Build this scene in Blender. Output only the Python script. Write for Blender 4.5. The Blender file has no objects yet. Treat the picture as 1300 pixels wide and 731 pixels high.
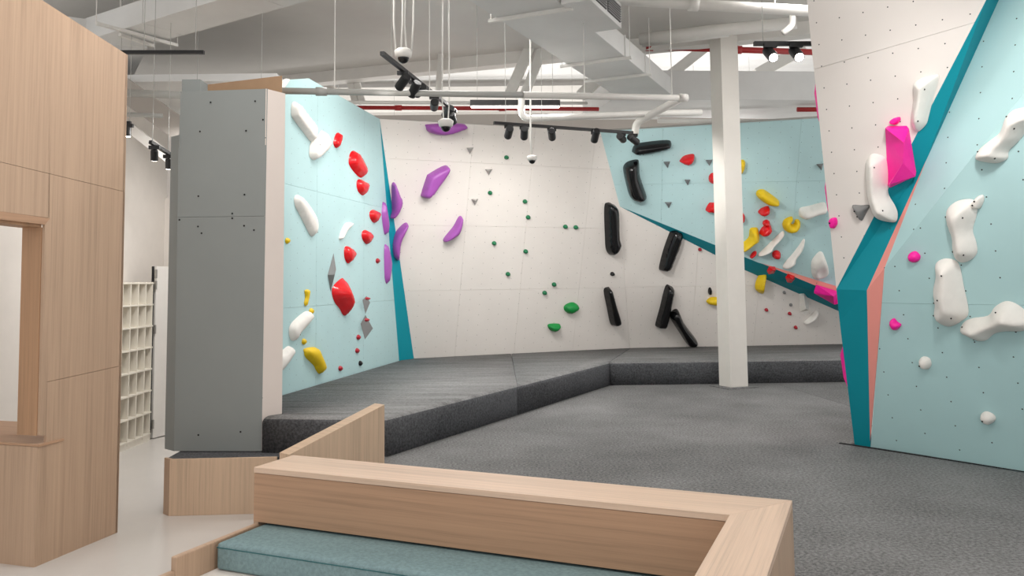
import bpy, bmesh, math, random
from mathutils import Vector, Matrix
from mathutils.geometry import delaunay_2d_cdt
random.seed(7)
SC = bpy.context.scene
COL = SC.collection

# ------------------------------------------------------------------ camera, world, exposure
F_PX, CX, CY = 1045.0, 650.0, 279.0          # focal length and principal point of the 1300x731 frame
PITCH, ROLL, EYE = math.radians(4.26), math.radians(-0.58), 1.75
cp, sp, cr, sr = math.cos(PITCH), math.sin(PITCH), math.cos(ROLL), math.sin(ROLL)
FW = Vector((0, cp, sp)); U0 = Vector((0, -sp, cp)); R0 = Vector((1, 0, 0))
RT = cr * R0 + sr * U0; UP = -sr * R0 + cr * U0; CAM = Vector((0, 0, EYE))
cd = bpy.data.cameras.new('camera'); cam = bpy.data.objects.new('camera', cd); COL.objects.link(cam)
cam.matrix_world = Matrix(((RT.x, UP.x, -FW.x, 0), (RT.y, UP.y, -FW.y, 0), (RT.z, UP.z, -FW.z, EYE), (0, 0, 0, 1)))
cd.sensor_width = 36; cd.lens = 36 * F_PX / 1300; cd.shift_y = -(365.5 - CY) / 1300; cd.clip_end = 200
SC.camera = cam
w = bpy.data.worlds.new('world'); SC.world = w; w.use_nodes = True
w.node_tree.nodes['Background'].inputs[0].default_value = (1.0, 0.99, 0.98, 1)
w.node_tree.nodes['Background'].inputs[1].default_value = 0.85
SC.view_settings.view_transform = 'Standard'; SC.view_settings.look = 'None'
SC.view_settings.gamma = 1; SC.view_settings.use_curve_mapping = False
SC.view_settings.exposure = 0.52
PENDANT_W, SPOT_W = 28, 13.5
WARM = (1.0, 0.97, 0.94)

# ------------------------------------------------------------------ survey helpers: sight line -> point on a level or plane
def ray(x, y): return FW + RT * ((x - CX) / F_PX) - UP * ((y - CY) / F_PX)
def onz(x, y, z): d = ray(x, y); return CAM + d * ((z - EYE) / d.z)
def aty(x, y, Y): d = ray(x, y); return CAM + d * (Y / d.y)
class Plane:
    def __init__(s, a, b=None, c=None, n=None):
        s.p = Vector(a); s.n = (Vector(n) if n is not None else (Vector(b) - s.p).cross(Vector(c) - s.p)).normalized()
        if s.n.dot(CAM - s.p) < 0: s.n = -s.n
        u = Vector((0, 0, 1)).cross(s.n)
        s.u = u.normalized() if u.length > 1e-4 else Vector((1, 0, 0)); s.v = s.n.cross(s.u)
    def hit(s, x, y): d = ray(x, y); return CAM + d * ((s.p - CAM).dot(s.n) / d.dot(s.n))
    def uv(s, q): d = Vector(q) - s.p; return (d.dot(s.u), d.dot(s.v))
    def pt(s, u, v, h=0): return s.p + s.u * u + s.v * v + s.n * h
    def lift(s, h): return Plane(s.p + s.n * h, n=s.n)

# ------------------------------------------------------------------ materials
def lin(c): return tuple(((v / 255) / 12.92 if v / 255 <= .04045 else ((v / 255 + .055) / 1.055) ** 2.4) for v in c) + (1,)
MATS = {}
def base_mat(name, rgb, rough=.5, metal=0, spec=.5):
    m = bpy.data.materials.new(name); m.use_nodes = True; b = m.node_tree.nodes['Principled BSDF']
    b.inputs['Base Color'].default_value = lin(rgb); b.inputs['Roughness'].default_value = rough
    b.inputs['Metallic'].default_value = metal; b.inputs['Specular IOR Level'].default_value = spec
    MATS[name] = m; return m, m.node_tree.nodes, m.node_tree.links, b
def math_node(N, L, op, a, b=None, c=None):
    n = N.new('ShaderNodeMath'); n.operation = op
    for i, v in enumerate((a, b, c)):
        if v is None: continue
        if isinstance(v, (int, float)): n.inputs[i].default_value = v
        else: L.new(v, n.inputs[i])
    return n.outputs[0]
def noise(N, L, vec, scale, detail=3, rough=.55):
    n = N.new('ShaderNodeTexNoise'); n.inputs['Scale'].default_value = scale; n.inputs['Detail'].default_value = detail
    n.inputs['Roughness'].default_value = rough
    if vec is not None: L.new(vec, n.inputs['Vector'])
    return n.outputs['Fac']
def ramp(N, L, fac, stops):
    r = N.new('ShaderNodeValToRGB'); e = r.color_ramp.elements
    e[0].position, e[0].color = stops[0]; e[1].position, e[1].color = stops[-1]
    for p, c in stops[1:-1]: x = e.new(p); x.color = c
    L.new(fac, r.inputs[0]); return r.outputs[0]
def bump(N, L, b, h, strength, dist=.01):
    n = N.new('ShaderNodeBump'); n.inputs['Strength'].default_value = strength; n.inputs['Distance'].default_value = dist
    L.new(h, n.inputs['Height']); L.new(n.outputs[0], b.inputs['Normal'])
def mul(c, k): return tuple(min(1, v * k) for v in c[:3]) + (1,)
def plain(name, rgb, rough=.5, metal=0, spec=.5, var=.06, scale=6):
    m, N, L, b = base_mat(name, rgb, rough, metal, spec); c = lin(rgb)
    tc = N.new('ShaderNodeTexCoord'); f = noise(N, L, tc.outputs['Object'], scale, 4)
    L.new(ramp(N, L, f, [(.3, mul(c, 1 - var)), (.7, mul(c, 1 + var))]), b.inputs['Base Color'])
    bump(N, L, b, noise(N, L, tc.outputs['Object'], scale * 12, 2), .06, .004)
    return m
def emit(name, rgb, s):
    m = bpy.data.materials.new(name); m.use_nodes = True; N = m.node_tree.nodes; b = N['Principled BSDF']
    b.inputs['Emission Color'].default_value = lin(rgb); b.inputs['Emission Strength'].default_value = s
    MATS[name] = m; return m
def wall_paint(name, rgb, pitch=(.2, .2), rad=.0052, rough=.62, phase=(0, 0), stagger=True, hole_c=(62, 66, 66)):
    """painted plywood with a staggered lattice of drilled fixing holes; UV is in metres"""
    m, N, L, b = base_mat(name, rgb, rough, 0, .3); c = lin(rgb)
    uv = N.new('ShaderNodeUVMap'); sx = N.new('ShaderNodeSeparateXYZ'); L.new(uv.outputs[0], sx.inputs[0])
    masks = []
    for k in ((0, .5) if stagger else (0, 0)):
        d2 = []
        for ax, p in ((0, pitch[0]), (1, pitch[1])):
            t = math_node(N, L, 'DIVIDE', sx.outputs[ax], p); t = math_node(N, L, 'ADD', t, k + phase[ax])
            t = math_node(N, L, 'FRACT', t); t = math_node(N, L, 'SUBTRACT', t, .5); t = math_node(N, L, 'MULTIPLY', t, p)
            d2.append(math_node(N, L, 'MULTIPLY', t, t))
        masks.append(math_node(N, L, 'LESS_THAN', math_node(N, L, 'ADD', *d2), rad * rad))
    hole = math_node(N, L, 'MAXIMUM', *masks)
    f = noise(N, L, uv.outputs[0], 1.3, 4); g = noise(N, L, uv.outputs[0], 160, 2)
    basec = ramp(N, L, f, [(.3, mul(c, .965)), (.7, mul(c, 1.03))])
    mix = N.new('ShaderNodeMix'); mix.data_type = 'RGBA'
    L.new(hole, mix.inputs['Factor']); L.new(basec, mix.inputs['A']); mix.inputs['B'].default_value = lin(hole_c)
    L.new(mix.outputs['Result'], b.inputs['Base Color'])
    bump(N, L, b, g, .08, .002); return m
def wood(name, rgb, along='u', rough=.5):
    m, N, L, b = base_mat(name, rgb, rough, 0, .35); c = lin(rgb)
    uv = N.new('ShaderNodeUVMap')
    def mapped(su, sv):
        mp = N.new('ShaderNodeMapping'); mp.inputs['Scale'].default_value = (su, sv, 1) if along == 'u' else (sv, su, 1)
        L.new(uv.outputs[0], mp.inputs[0]); return mp.outputs[0]
    g1 = noise(N, L, mapped(.7, 48), 1.0, 5, .6); g2 = noise(N, L, mapped(3, 260), 1.0, 3, .6); g3 = noise(N, L, mapped(.3, 5), 1.0, 2)
    s = math_node(N, L, 'ADD', math_node(N, L, 'MULTIPLY', g1, .5), math_node(N, L, 'MULTIPLY', g2, .28))
    s = math_node(N, L, 'ADD', s, math_node(N, L, 'MULTIPLY', g3, .22))
    L.new(ramp(N, L, s, [(.36, mul(c, .78)), (.49, c), (.64, mul(c, 1.12))]), b.inputs['Base Color'])
    bump(N, L, b, g2, .12, .001); return m
def fabric(name, rgb, rough=.95, cell=260, contrast=.35, folds=0):
    m, N, L, b = base_mat(name, rgb, rough, 0, .12); c = lin(rgb)
    tc = N.new('ShaderNodeTexCoord'); v = tc.outputs['Object']
    a = noise(N, L, v, cell, 2, .7); q = noise(N, L, v, 55, 4, .65); e = noise(N, L, v, 1.1, 4)
    s = math_node(N, L, 'ADD', math_node(N, L, 'MULTIPLY', a, .3), math_node(N, L, 'MULTIPLY', q, .5))
    s = math_node(N, L, 'ADD', s, math_node(N, L, 'MULTIPLY', e, .2))
    L.new(ramp(N, L, s, [(.41, mul(c, 1 - contrast)), (.59, mul(c, 1 + contrast))]), b.inputs['Base Color'])
    h = math_node(N, L, 'MULTIPLY', a, .3)
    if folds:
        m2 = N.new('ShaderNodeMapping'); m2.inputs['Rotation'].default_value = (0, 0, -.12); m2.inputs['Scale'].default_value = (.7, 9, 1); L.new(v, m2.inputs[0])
        st_ = math_node(N, L, 'MULTIPLY', math_node(N, L, 'SUBTRACT', noise(N, L, m2.outputs[0], 1.3, 4, .6), .5), .42); s = math_node(N, L, 'ADD', s, st_)  # streaks in the colour stand for wrinkle shadows and weave
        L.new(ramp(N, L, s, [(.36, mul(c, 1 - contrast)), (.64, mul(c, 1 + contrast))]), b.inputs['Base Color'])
        mp = N.new('ShaderNodeMapping'); mp.inputs['Rotation'].default_value = (0, 0, -.25); mp.inputs['Scale'].default_value = (.45, 3.4, 1)
        L.new(v, mp.inputs[0]); cr_ = math_node(N, L, 'ABSOLUTE', math_node(N, L, 'SUBTRACT', noise(N, L, mp.outputs[0], 1.5, 2), .5)); cr_ = math_node(N, L, 'MINIMUM', cr_, .05)
        h = math_node(N, L, 'ADD', h, math_node(N, L, 'MULTIPLY', cr_, folds * 14))
    bump(N, L, b, h, .5 if folds else .35, .03 if folds else .004); return m

wall_paint('paint_white', (226, 220, 214), (.30, .15), .004, hole_c=(128, 124, 120))
wall_paint('paint_white_near', (228, 222, 217), (.172, .165), .0048, stagger=False)
wall_paint('paint_cyan', (181, 212, 214), (.30, .15), .004, hole_c=(98, 120, 120))
wall_paint('paint_cyan_near', (179, 214, 216), (.47, .185), .0052)
wall_paint('paint_teal', (0, 142, 158), (.9, .9), .004)
wall_paint('paint_salmon', (240, 156, 146), (.6, .3), .006)
wall_paint('paint_grey', (139, 144, 143), (3.0, 3.0), .001)
wall_paint('paint_pillar_white', (222, 211, 204), (.5, .42), .005)
plain('backing', (176, 176, 172), .8)
plain('raw_ply', (170, 138, 108), .7)
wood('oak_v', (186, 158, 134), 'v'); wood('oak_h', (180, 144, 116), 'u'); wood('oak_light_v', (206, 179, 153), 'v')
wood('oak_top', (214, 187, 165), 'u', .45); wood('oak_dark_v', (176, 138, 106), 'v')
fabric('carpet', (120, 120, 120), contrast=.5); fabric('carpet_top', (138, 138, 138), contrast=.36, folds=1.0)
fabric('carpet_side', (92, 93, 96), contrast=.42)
fabric('cushion', (126, 150, 154), cell=420, contrast=.16); fabric('cushion_seam', (62, 104, 108), cell=420, contrast=.1)
plain('white_wall', (232, 226, 220), .7, var=.02); plain('white_trim', (235, 232, 228), .5, var=.02)
plain('cubby', (240, 234, 222), .5, var=.02)
plain('ceiling_grey', (214, 211, 206), .9, var=.05, scale=.8)
plain('ceiling_white', (226, 226, 225), .75, var=.04, scale=1)
plain('duct', (214, 214, 212), .55, var=.05, scale=2); plain('pipe_white', (222, 220, 215), .45, var=.03)
plain('pipe_grey', (170, 170, 166), .5, var=.03); plain('pipe_red', (168, 34, 34), .4, var=.05)
plain('beam', (228, 225, 220), .7, var=.03); plain('fascia', (176, 170, 164), .85, var=.04, scale=1)
plain('column_white', (221, 217, 210), .55, var=.02)
plain('black_metal', (22, 22, 24), .45, var=.05); plain('dark_gap', (26, 26, 28), .9); plain('grille', (150, 150, 150), .5)
plain('steel', (170, 168, 164), .35, .6)
m, N, L, b = base_mat('floor_white', (212, 208, 204), .24, 0, .45)
tc = N.new('ShaderNodeTexCoord'); c = lin((212, 208, 204)); L.new(ramp(N, L, noise(N, L, tc.outputs['Object'], 1.2, 5), [(.3, mul(c, .95)), (.7, mul(c, 1.02))]), b.inputs['Base Color'])
HOLD = {'white': ((236, 232, 226), .62), 'red': ((214, 22, 30), .22), 'darkred': ((170, 26, 44), .4), 'yellow': ((228, 192, 10), .5), 'purple': ((158, 82, 168), .32),
        'green': ((0, 138, 60), .5), 'darkgreen': ((14, 112, 70), .5), 'black': ((14, 14, 16), .14), 'grey': ((128, 128, 128), .7), 'lightgrey': ((176, 172, 168), .7), 'pink': ((252, 18, 160), .5)}
for k, (c_, r_) in HOLD.items(): plain('hold_' + k, c_, r_, var=.03, scale=14)
emit('lamp_glow', (255, 246, 232), 14); emit('lamp_strip', (255, 248, 240), 9)
plain('lens_dark', (8, 8, 10), .08)

# ------------------------------------------------------------------ mesh helpers
WORLD = {}
def mesh_obj(name, verts, faces, mat, parent=None, smooth=False, origin=None, udir=None, uvs=None, bev=0, seg=2):
    verts = [Vector(v) for v in verts]
    if origin is None:
        c = sum(verts, Vector()) / len(verts); origin = Vector((c.x, c.y, min(v.z for v in verts)))
    origin = Vector(origin)
    me = bpy.data.meshes.new(name); me.from_pydata([v - origin for v in verts], [], [tuple(f) for f in faces])
    uvl = me.uv_layers.new(name='UVMap')
    for p in me.polygons:
        n = p.normal
        if udir is not None and abs(n.z) > .7: u = Vector((udir[0], udir[1], 0)).normalized(); v = n.cross(u)
        elif abs(n.z) > .99: u = Vector((1, 0, 0)); v = n.cross(u)
        else: u = Vector((0, 0, 1)).cross(n).normalized(); v = n.cross(u)
        for li in p.loop_indices:
            vi = me.loops[li].vertex_index
            if uvs is not None: uvl.data[li].uv = uvs[vi]
            else: q = verts[vi]; uvl.data[li].uv = (q.dot(u), q.dot(v))
        p.use_smooth = smooth
    me.materials.append(MATS[mat]); o = bpy.data.objects.new(name, me); COL.objects.link(o)
    o.location = origin - (WORLD[parent] if parent else Vector())
    if parent: o.parent = parent
    WORLD[o] = origin
    if bev: md = o.modifiers.new('bevel', 'BEVEL'); md.width = bev; md.segments = seg; md.limit_method = 'ANGLE'
    return o
def thing(name, label, cat, loc, group=None):
    o = bpy.data.objects.new(name, None); COL.objects.link(o); o.location = Vector(loc); WORLD[o] = Vector(loc); o.empty_display_size = .1
    return tag(o, label, cat, group)
def tag(o, label, cat, group=None):
    o['label'] = label; o['category'] = cat
    if group: o['group'] = group
    return o
def structure(o): o['kind'] = 'structure'; return o
def flip_out(verts, faces):
    bm = bmesh.new(); vs = [bm.verts.new(v) for v in verts]
    for f in faces: bm.faces.new([vs[i] for i in f])
    bmesh.ops.recalc_face_normals(bm, faces=bm.faces); bm.verts.index_update()
    r = [[v.index for v in f.verts] for f in bm.faces]; bm.free(); return r
def prism(poly, z0, z1):
    n = len(poly); z0s = z0 if isinstance(z0, (list, tuple)) else [z0] * n; z1s = z1 if isinstance(z1, (list, tuple)) else [z1] * n
    V = [(p[0], p[1], z) for p, z in zip(poly, z0s)] + [(p[0], p[1], z) for p, z in zip(poly, z1s)]
    Fc = [list(range(n - 1, -1, -1)), list(range(n, 2 * n))] + [[i, (i + 1) % n, n + (i + 1) % n, n + i] for i in range(n)]
    return V, flip_out(V, Fc)
def slab(pts, n, t):
    """prism of planar polygon pts extruded along -n by t"""
    k = len(pts); V = [Vector(p) for p in pts] + [Vector(p) - Vector(n) * t for p in pts]
    Fc = [list(range(k)), list(range(2 * k - 1, k - 1, -1))] + [[i, (i + 1) % k, k + (i + 1) % k, k + i] for i in range(k)]
    return V, flip_out(V, Fc)
def box(c, sx, sy, sz, ax=None):
    ax = ax or (Vector((1, 0, 0)), Vector((0, 1, 0)), Vector((0, 0, 1))); c = Vector(c)
    V = [c + ax[0] * (i * sx / 2) + ax[1] * (j * sy / 2) + ax[2] * (k * sz / 2) for k in (-1, 1) for j in (-1, 1) for i in (-1, 1)]
    return V, flip_out(V, [[0, 1, 3, 2], [4, 5, 7, 6], [0, 1, 5, 4], [2, 3, 7, 6], [0, 2, 6, 4], [1, 3, 7, 5]])
def frame_of(d, up=Vector((0, 0, 1))):
    d = Vector(d).normalized(); s = d.cross(up)
    if s.length < 1e-3: s = d.cross(Vector((1, 0, 0)))
    s.normalize(); return d, s, s.cross(d)
def tube(pts, r, seg=10, radii=None):
    pts = [Vector(p) for p in pts]; V = []; Fc = []; n = len(pts); ref = None
    for i, p in enumerate(pts):
        d = (pts[min(i + 1, n - 1)] - pts[max(i - 1, 0)]).normalized()
        if ref is None: _, s, t = frame_of(d)
        else: s = (ref - d * ref.dot(d)).normalized(); t = s.cross(d)
        ref = s; rr = radii[i] if radii else r
        V += [p + (s * math.cos(2 * math.pi * k / seg) + t * math.sin(2 * math.pi * k / seg)) * rr for k in range(seg)]
    for i in range(n - 1):
        for k in range(seg): a = i * seg + k; b_ = i * seg + (k + 1) % seg; Fc.append([a, b_, b_ + seg, a + seg])
    Fc += [list(range(seg)), list(range((n - 1) * seg, n * seg))]
    return V, flip_out(V, Fc)
def join(*parts):
    V, Fc = [], []
    for v, f in parts: o = len(V); V += list(v); Fc += [[i + o for i in q] for q in f]
    return V, Fc
def arc_path(pts, r=.08, k=4):
    """polyline with rounded elbows"""
    pts = [Vector(p) for p in pts]; out = [pts[0]]
    for i in range(1, len(pts) - 1):
        a, b_, c_ = pts[i - 1], pts[i], pts[i + 1]; p = b_ + (a - b_).normalized() * r; q = b_ + (c_ - b_).normalized() * r
        for j in range(k + 1): t = j / k; out.append(p * (1 - t) ** 2 + b_ * 2 * t * (1 - t) + q * t * t)
    return out + [pts[-1]]
def clip(poly, a, b_, c_):
    """keep a*u+b*v<=c"""
    out = []
    for i, p in enumerate(poly):
        q = poly[(i + 1) % len(poly)]; dp = a * p[0] + b_ * p[1] - c_; dq = a * q[0] + b_ * q[1] - c_
        if dp <= 0: out.append(p)
        if (dp < 0 < dq) or (dq < 0 < dp): t = dp / (dp - dq); out.append((p[0] + (q[0] - p[0]) * t, p[1] + (q[1] - p[1]) * t))
    return out
def area(poly): return .5 * sum(p[0] * q[1] - q[0] * p[1] for p, q in zip(poly, poly[1:] + poly[:1]))
GAP = .0010
def panels(parent, pl, pts, mat, us=(), vs=(), t=.018, lines=(), gap=GAP):
    """split a convex planar facet into sheet panels along seams u=..., v=..., or free lines (p,q) in uv"""
    cells = [[pl.uv(p) for p in pts]]
    cuts = [(1, 0, u) for u in us] + [(0, 1, v) for v in vs]
    for (p, q) in lines:
        d = (q[0] - p[0], q[1] - p[1]); l = math.hypot(*d); a, b_ = d[1] / l, -d[0] / l; cuts.append((a, b_, a * p[0] + b_ * p[1]))
    for a, b_, c_ in cuts:
        nxt = []
        for pc in cells:
            for s in (1, -1):
                r = clip(pc, a * s, b_ * s, c_ * s - gap)
                if len(r) > 2 and abs(area(r)) > 1e-3: nxt.append(r)
        cells = nxt
    for pc in cells:
        V, Fc = slab([pl.pt(u, v) for u, v in pc], pl.n, t)
        mesh_obj('panel', V, Fc, mat, parent, uvs=[(u, v) for u, v in pc] * 2)

# ------------------------------------------------------------------ heights and plan
Z1, Z2 = .40, .70                       # lower and upper crash mat tops
ZC = 5.0
# ------------------------------------------------------------------ the setting: floor and ceiling
V, Fc = prism([(-9, -4), (9, -4), (9, 19), (-9, 19)], -.1, 0); structure(mesh_obj('floor', V, Fc, 'floor_white'))
e0, e1 = onz(345, 97, ZC), onz(1010, 28, ZC)
ed = (e1 - e0).normalized(); eL = e0 - ed * 5; eR = e1 + ed * 5
V, Fc = prism([(-9, -4), (9, -4), (eR.x, eR.y), (eL.x, eL.y)], ZC, ZC + .2)
ceil = structure(mesh_obj('ceiling', V, Fc, 'ceiling_grey'))
en = Vector((-ed.y, ed.x, 0)); en = en if en.y > 0 else -en
# edge beam of the slab
bmV = prism([(eL + en * a).xy[:] for a in (0,)] + [(eR.x, eR.y), ((eR + en * .22).x, (eR + en * .22).y), ((eL + en * .22).x, (eL + en * .22).y)], ZC - .17, ZC + .3)
structure(mesh_obj('trim_1', *bmV, 'beam'))
# ribbed steel deck beyond the slab
ZD = 5.75; V = []; Fc = []; ys = [10.0 + .13 * i for i in range(62)]
for i, y in enumerate(ys):
    z = ZD + (.05 if (i // 2) % 2 else 0)
    V += [(-9, y, z), (9, y, z)]
    if i: Fc.append([2 * i - 2, 2 * i - 1, 2 * i + 1, 2 * i])
structure(mesh_obj('ceiling_deck', V, Fc, 'ceiling_white'))
V, Fc = box((0, 17.6, 4.0), 18, .2, 3.6); structure(mesh_obj('wall_far', V, Fc, 'fascia'))
V, Fc = box((0, 16.2, 5.35), 18, .3, .5); structure(mesh_obj('trim_2', V, Fc, 'beam'))

# ------------------------------------------------------------------ climbing walls
# left cyan wall, vertical
lw_a, lw_b = onz(358, 501, Z2), onz(507, 457, Z2)
LW = Plane(lw_a, n=(lw_b - lw_a).cross(Vector((0, 0, 1))))
ltop = LW.hit(482, 151); lz = ltop.z
lwd = (lw_b - lw_a).normalized()
near_b = lw_a - lwd * .45; lt1 = LW.hit(392, 99.5); lt2 = LW.hit(362, 101.5); lt0 = Vector((near_b.x, near_b.y, lt2.z - .1))
lw = structure(mesh_obj('wall_left', *slab([p - LW.n * .03 for p in (near_b - Vector((0, 0, .7)), lw_b - Vector((0, 0, .7)), lw_b, ltop, lt1, lt2, lt0)], LW.n, .08), 'backing'))
pts = [near_b - Vector((0, 0, .05)), lw_b - Vector((0, 0, .05)), ltop, lt1, lt2, lt0]
panels(lw, LW, pts, 'paint_cyan', us=[LW.uv(LW.hit(x, 300))[0] for x in (402, 462)], vs=[LW.uv(LW.hit(430, y))[1] for y in (386, 250)])
# back white wall leans forward; cyan wall to its right
bl, bm_, br = onz(526, 454.5, Z2), onz(800, 441.5, Z2), onz(1065, 436.5, Z2)
BW = Plane(bl, bm_, ltop)
b_top_r = BW.hit(762, 167); b_mid = BW.hit(787, 262)
bdir = (bm_ - bl).normalized()
bw = structure(mesh_obj('wall_back', *slab([p - BW.n * .03 for p in (bl, bm_, b_mid, b_top_r, ltop)], BW.n, .08), 'backing'))
panels(bw, BW, [bl - BW.v * .05, bm_ - BW.v * .05, b_mid, b_top_r, ltop], 'paint_white', us=[BW.uv(BW.hit(x, 330))[0] for x in (587.4, 663.8, 739)],
       vs=[BW.uv(BW.hit(640, y))[1] for y in (208.5, 287.7, 367.4)])
# teal corner wedge
TW = Plane(ltop, lw_b, bl); o_ = structure(mesh_obj('trim_3', *slab([ltop, lw_b - Vector((0, 0, .05)), bl - Vector((0, 0, .05))], TW.n, .03), 'paint_teal'))
# lower white wall to the right of the crease, and cyan wall above overhanging it
br2 = br + (br - bm_).normalized() * 2.2
W2 = Plane(bm_, br2, b_mid)
w2_l = [W2.hit(788, 264), W2.hit(905, 320), W2.hit(1066, 393)]
w2_r = W2.hit(1160, 436.5 + 0)  # hidden behind the near wall
slope_pt = W2.hit(1130, 422)
w2 = structure(mesh_obj('wall_back_right', *slab([p - W2.n * .03 for p in (bm_, br2, slope_pt, b_mid)], W2.n, .08), 'backing'))
panels(w2, W2, [bm_ - W2.v * .05, br2 - W2.v * .05, slope_pt, b_mid], 'paint_white', us=[W2.uv(W2.hit(x, 400))[0] for x in (880, 960, 1040)], vs=[W2.uv(W2.hit(830, 364))[1]])
cy_r = aty(1075, 367, W2.hit(1075, 380).y - .55)
CYP = Plane(b_top_r, b_mid, cy_r)
cyw = structure(mesh_obj('wall_back_cyan', *slab([p - CYP.n * .03 for p in (b_mid, CYP.hit(962, 333), CYP.hit(1120, 382), CYP.hit(1110, 145), b_top_r)], CYP.n, .08), 'backing'))
panels(cyw, CYP, [b_mid, CYP.hit(962, 333), CYP.hit(1120, 381.5), CYP.hit(1110, 146), b_top_r], 'paint_cyan', us=[CYP.uv(CYP.hit(x, 250))[0] for x in (840, 925, 1010)], vs=[CYP.uv(CYP.hit(960, y))[1] for y in (231,)])
# teal and salmon band between them
tl = [b_mid, CYP.hit(962, 332.5), CYP.hit(1120, 396.5)]; tb = [W2.hit(945, 342.5), W2.hit(1120, 419)]
V = [tl[0], tb[0], tl[1], tb[1], tl[2]]
V2 = V + [v + Vector((0, .05, .03)) for v in V]
teal_f = [[0, 1, 2], [1, 3, 4, 2]]
structure(mesh_obj('trim_4', V2, flip_out(V2, teal_f + [[i + 5 for i in f[::-1]] for f in teal_f] + [[0, 1, 6, 5], [1, 3, 8, 6], [3, 4, 9, 8], [4, 2, 7, 9], [2, 0, 5, 7]]), 'paint_teal'))
sV = [CYP.hit(x, y) for x, y in ((964, 333), (1120, 381), (1120, 397.5))]
structure(mesh_obj('trim_5', *slab(sV, CYP.n, .03), 'paint_salmon'))

# near wall on the right
A0, A1, Rb = onz(1084.6, 564, Z1), onz(1104, 567.6, Z1), onz(1300, 599, Z1)
rd = (Rb - A1).normalized(); nh = rd.cross(Vector((0, 0, 1))); nh = nh if nh.dot(CAM - A1) > 0 else -nh
lean = math.radians(15)
RL = Plane(A1, n=nh * math.cos(lean) - Vector((0, 0, 1)) * math.sin(lean))
Cpt = RL.hit(1123, 340); fold = RL.hit(1300, 117); fd = (fold - Cpt).normalized(); fold2 = Cpt + fd * ((fold - Cpt).length * 1.9)
fn = fd.cross(Vector((0, 0, 1))); fn = fn if fn.dot(CAM - Cpt) > 0 else -fn
RU = Plane(Cpt, n=fn.normalized() + Vector((0, 0, .16)))
Rb2 = A1 + rd * ((Rb - A1).length * 1.9)
tipS = RU.hit(1176, 203); Ft = RU.hit(1268, 0); Ft2 = RU.hit(1332, -140)
B1 = RU.hit(1100.6, 368.5); B0 = aty(1061.8, 367, A0.y - .32)
Et = aty(1252, 0, Ft.y - .15); Et2 = aty(1316, -140, Ft2.y + .1)
Gt = aty(1024.5, 0, B0.y - .36)
PW = Plane(B0, Et, Gt); Gt2 = PW.hit(1010, -140); Et2 = PW.hit(1318, -140)
topU = [RU.hit(1500, -140), ]
wr = structure(mesh_obj('wall_right', *slab([p - RL.n * .03 for p in (A1, Rb2, fold2, Cpt)], RL.n, .08), 'backing'))
panels(wr, RL, [A1 - RL.v * .03, Rb2 - RL.v * .03, fold2, Cpt], 'paint_cyan_near', vs=[RL.uv(RL.hit(1140, 385))[1]])
panels(wr, RU, [Cpt, fold2, RU.hit(1560, -140), Ft2, Ft, tipS], 'paint_cyan_near')
SA = Plane(Cpt, B1, tipS); panels(wr, SA, [Cpt, B1, tipS], 'paint_salmon')
SB = Plane(A1, B1, Cpt); panels(wr, SB, [A1, B1, Cpt], 'paint_salmon')
T1 = Plane(A0, A1, B1); panels(wr, T1, [A0 - Vector((0, 0, .02)), A1 - Vector((0, 0, .02)), B1, T1.hit(1066, 408)], 'paint_teal', vs=[T1.uv(T1.hit(1090, 386))[1]] if False else ())
T2 = Plane(B1, T1.hit(1066, 408), B0); panels(wr, T2, [B1, T1.hit(1066, 408), B0], 'paint_teal')
T3 = Plane(B0, B1, tipS)
panels(wr, T3, [B0, B1, tipS], 'paint_teal')
T4 = Plane(B0, tipS, Et); panels(wr, T4, [B0, tipS, Et], 'paint_teal')
T5 = Plane(tipS, Ft, Et); panels(wr, T5, [tipS, Ft, Et], 'paint_teal')
T6 = Plane(Ft, Ft2, Et2); panels(wr, T6, [Ft, Ft2, Et2], 'paint_teal'); T7 = Plane(Ft, Et2, Et); panels(wr, T7, [Ft, Et2, Et], 'paint_teal')
panels(wr, PW, [B0, Et, Et2, Gt2], 'paint_white_near', lines=[(PW.uv(PW.hit(1030, 89)), PW.uv(PW.hit(1256, 23)))])
mesh_obj('backing_board', *slab([p - PW.n * .03 for p in (B0, Et, Et2, Gt2)], PW.n, .05), 'backing', wr)
# the far side of the near wall, turned away from the camera
back = Vector((1.0, 1.1, 0)); HS = Plane(B0, Gt2, B0 + back)
hn = (Gt2 - B0).cross(back).normalized(); hn = hn if hn.x < 0 else -hn
panels(wr, Plane(B0 , n=hn), [B0, Gt2, Gt2 + back, B0 + back], 'paint_white_near') if False else None
hs = [A0, T1.hit(1066, 408), B0, Gt2]
V = [p + Vector((.004, .004, 0)) for p in hs] + [p + back for p in hs]
mesh_obj('side_panel', V, [[i, i + 1, i + 5, i + 4] for i in range(3)], 'paint_white_near', wr)

# ------------------------------------------------------------------ pillar by the entrance
PB = .42
p0, p1, p2, p3 = onz(209, 570, PB), onz(221, 573, PB), onz(332, 573, PB), onz(358, 525, Z2)
PF = Plane(Vector((p1.x, p1.y, PB)), n=Vector((p2 - p1)).cross(Vector((0, 0, 1))))
def up(p, z): return Vector((p.x, p.y, z))
PS = Plane(up(p2, PB), n=Vector((p3.x - p2.x, p3.y - p2.y, 0)).cross(Vector((0, 0, 1))))
tz = PF.hit(339.4, 112.5).z
tl_ = PF.hit(229, 116)
body = [(p0.x + .02, p0.y + .02), (p1.x, p1.y + .02), (p2.x, p2.y + .02), (p3.x - .02, p3.y + .02), (p3.x - .36, p3.y + .75), (p0.x, p0.y + .75)]
pil = structure(mesh_obj('wall_pillar', *prism(body, PB, PF.hit(216, 171).z), 'paint_grey'))
pf = [up(p1, PB + .003), up(p2, PB + .003), PF.hit(339.4, 112.5), PF.hit(229, 116), PF.hit(229, 171), PF.hit(227, 185)]
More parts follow.
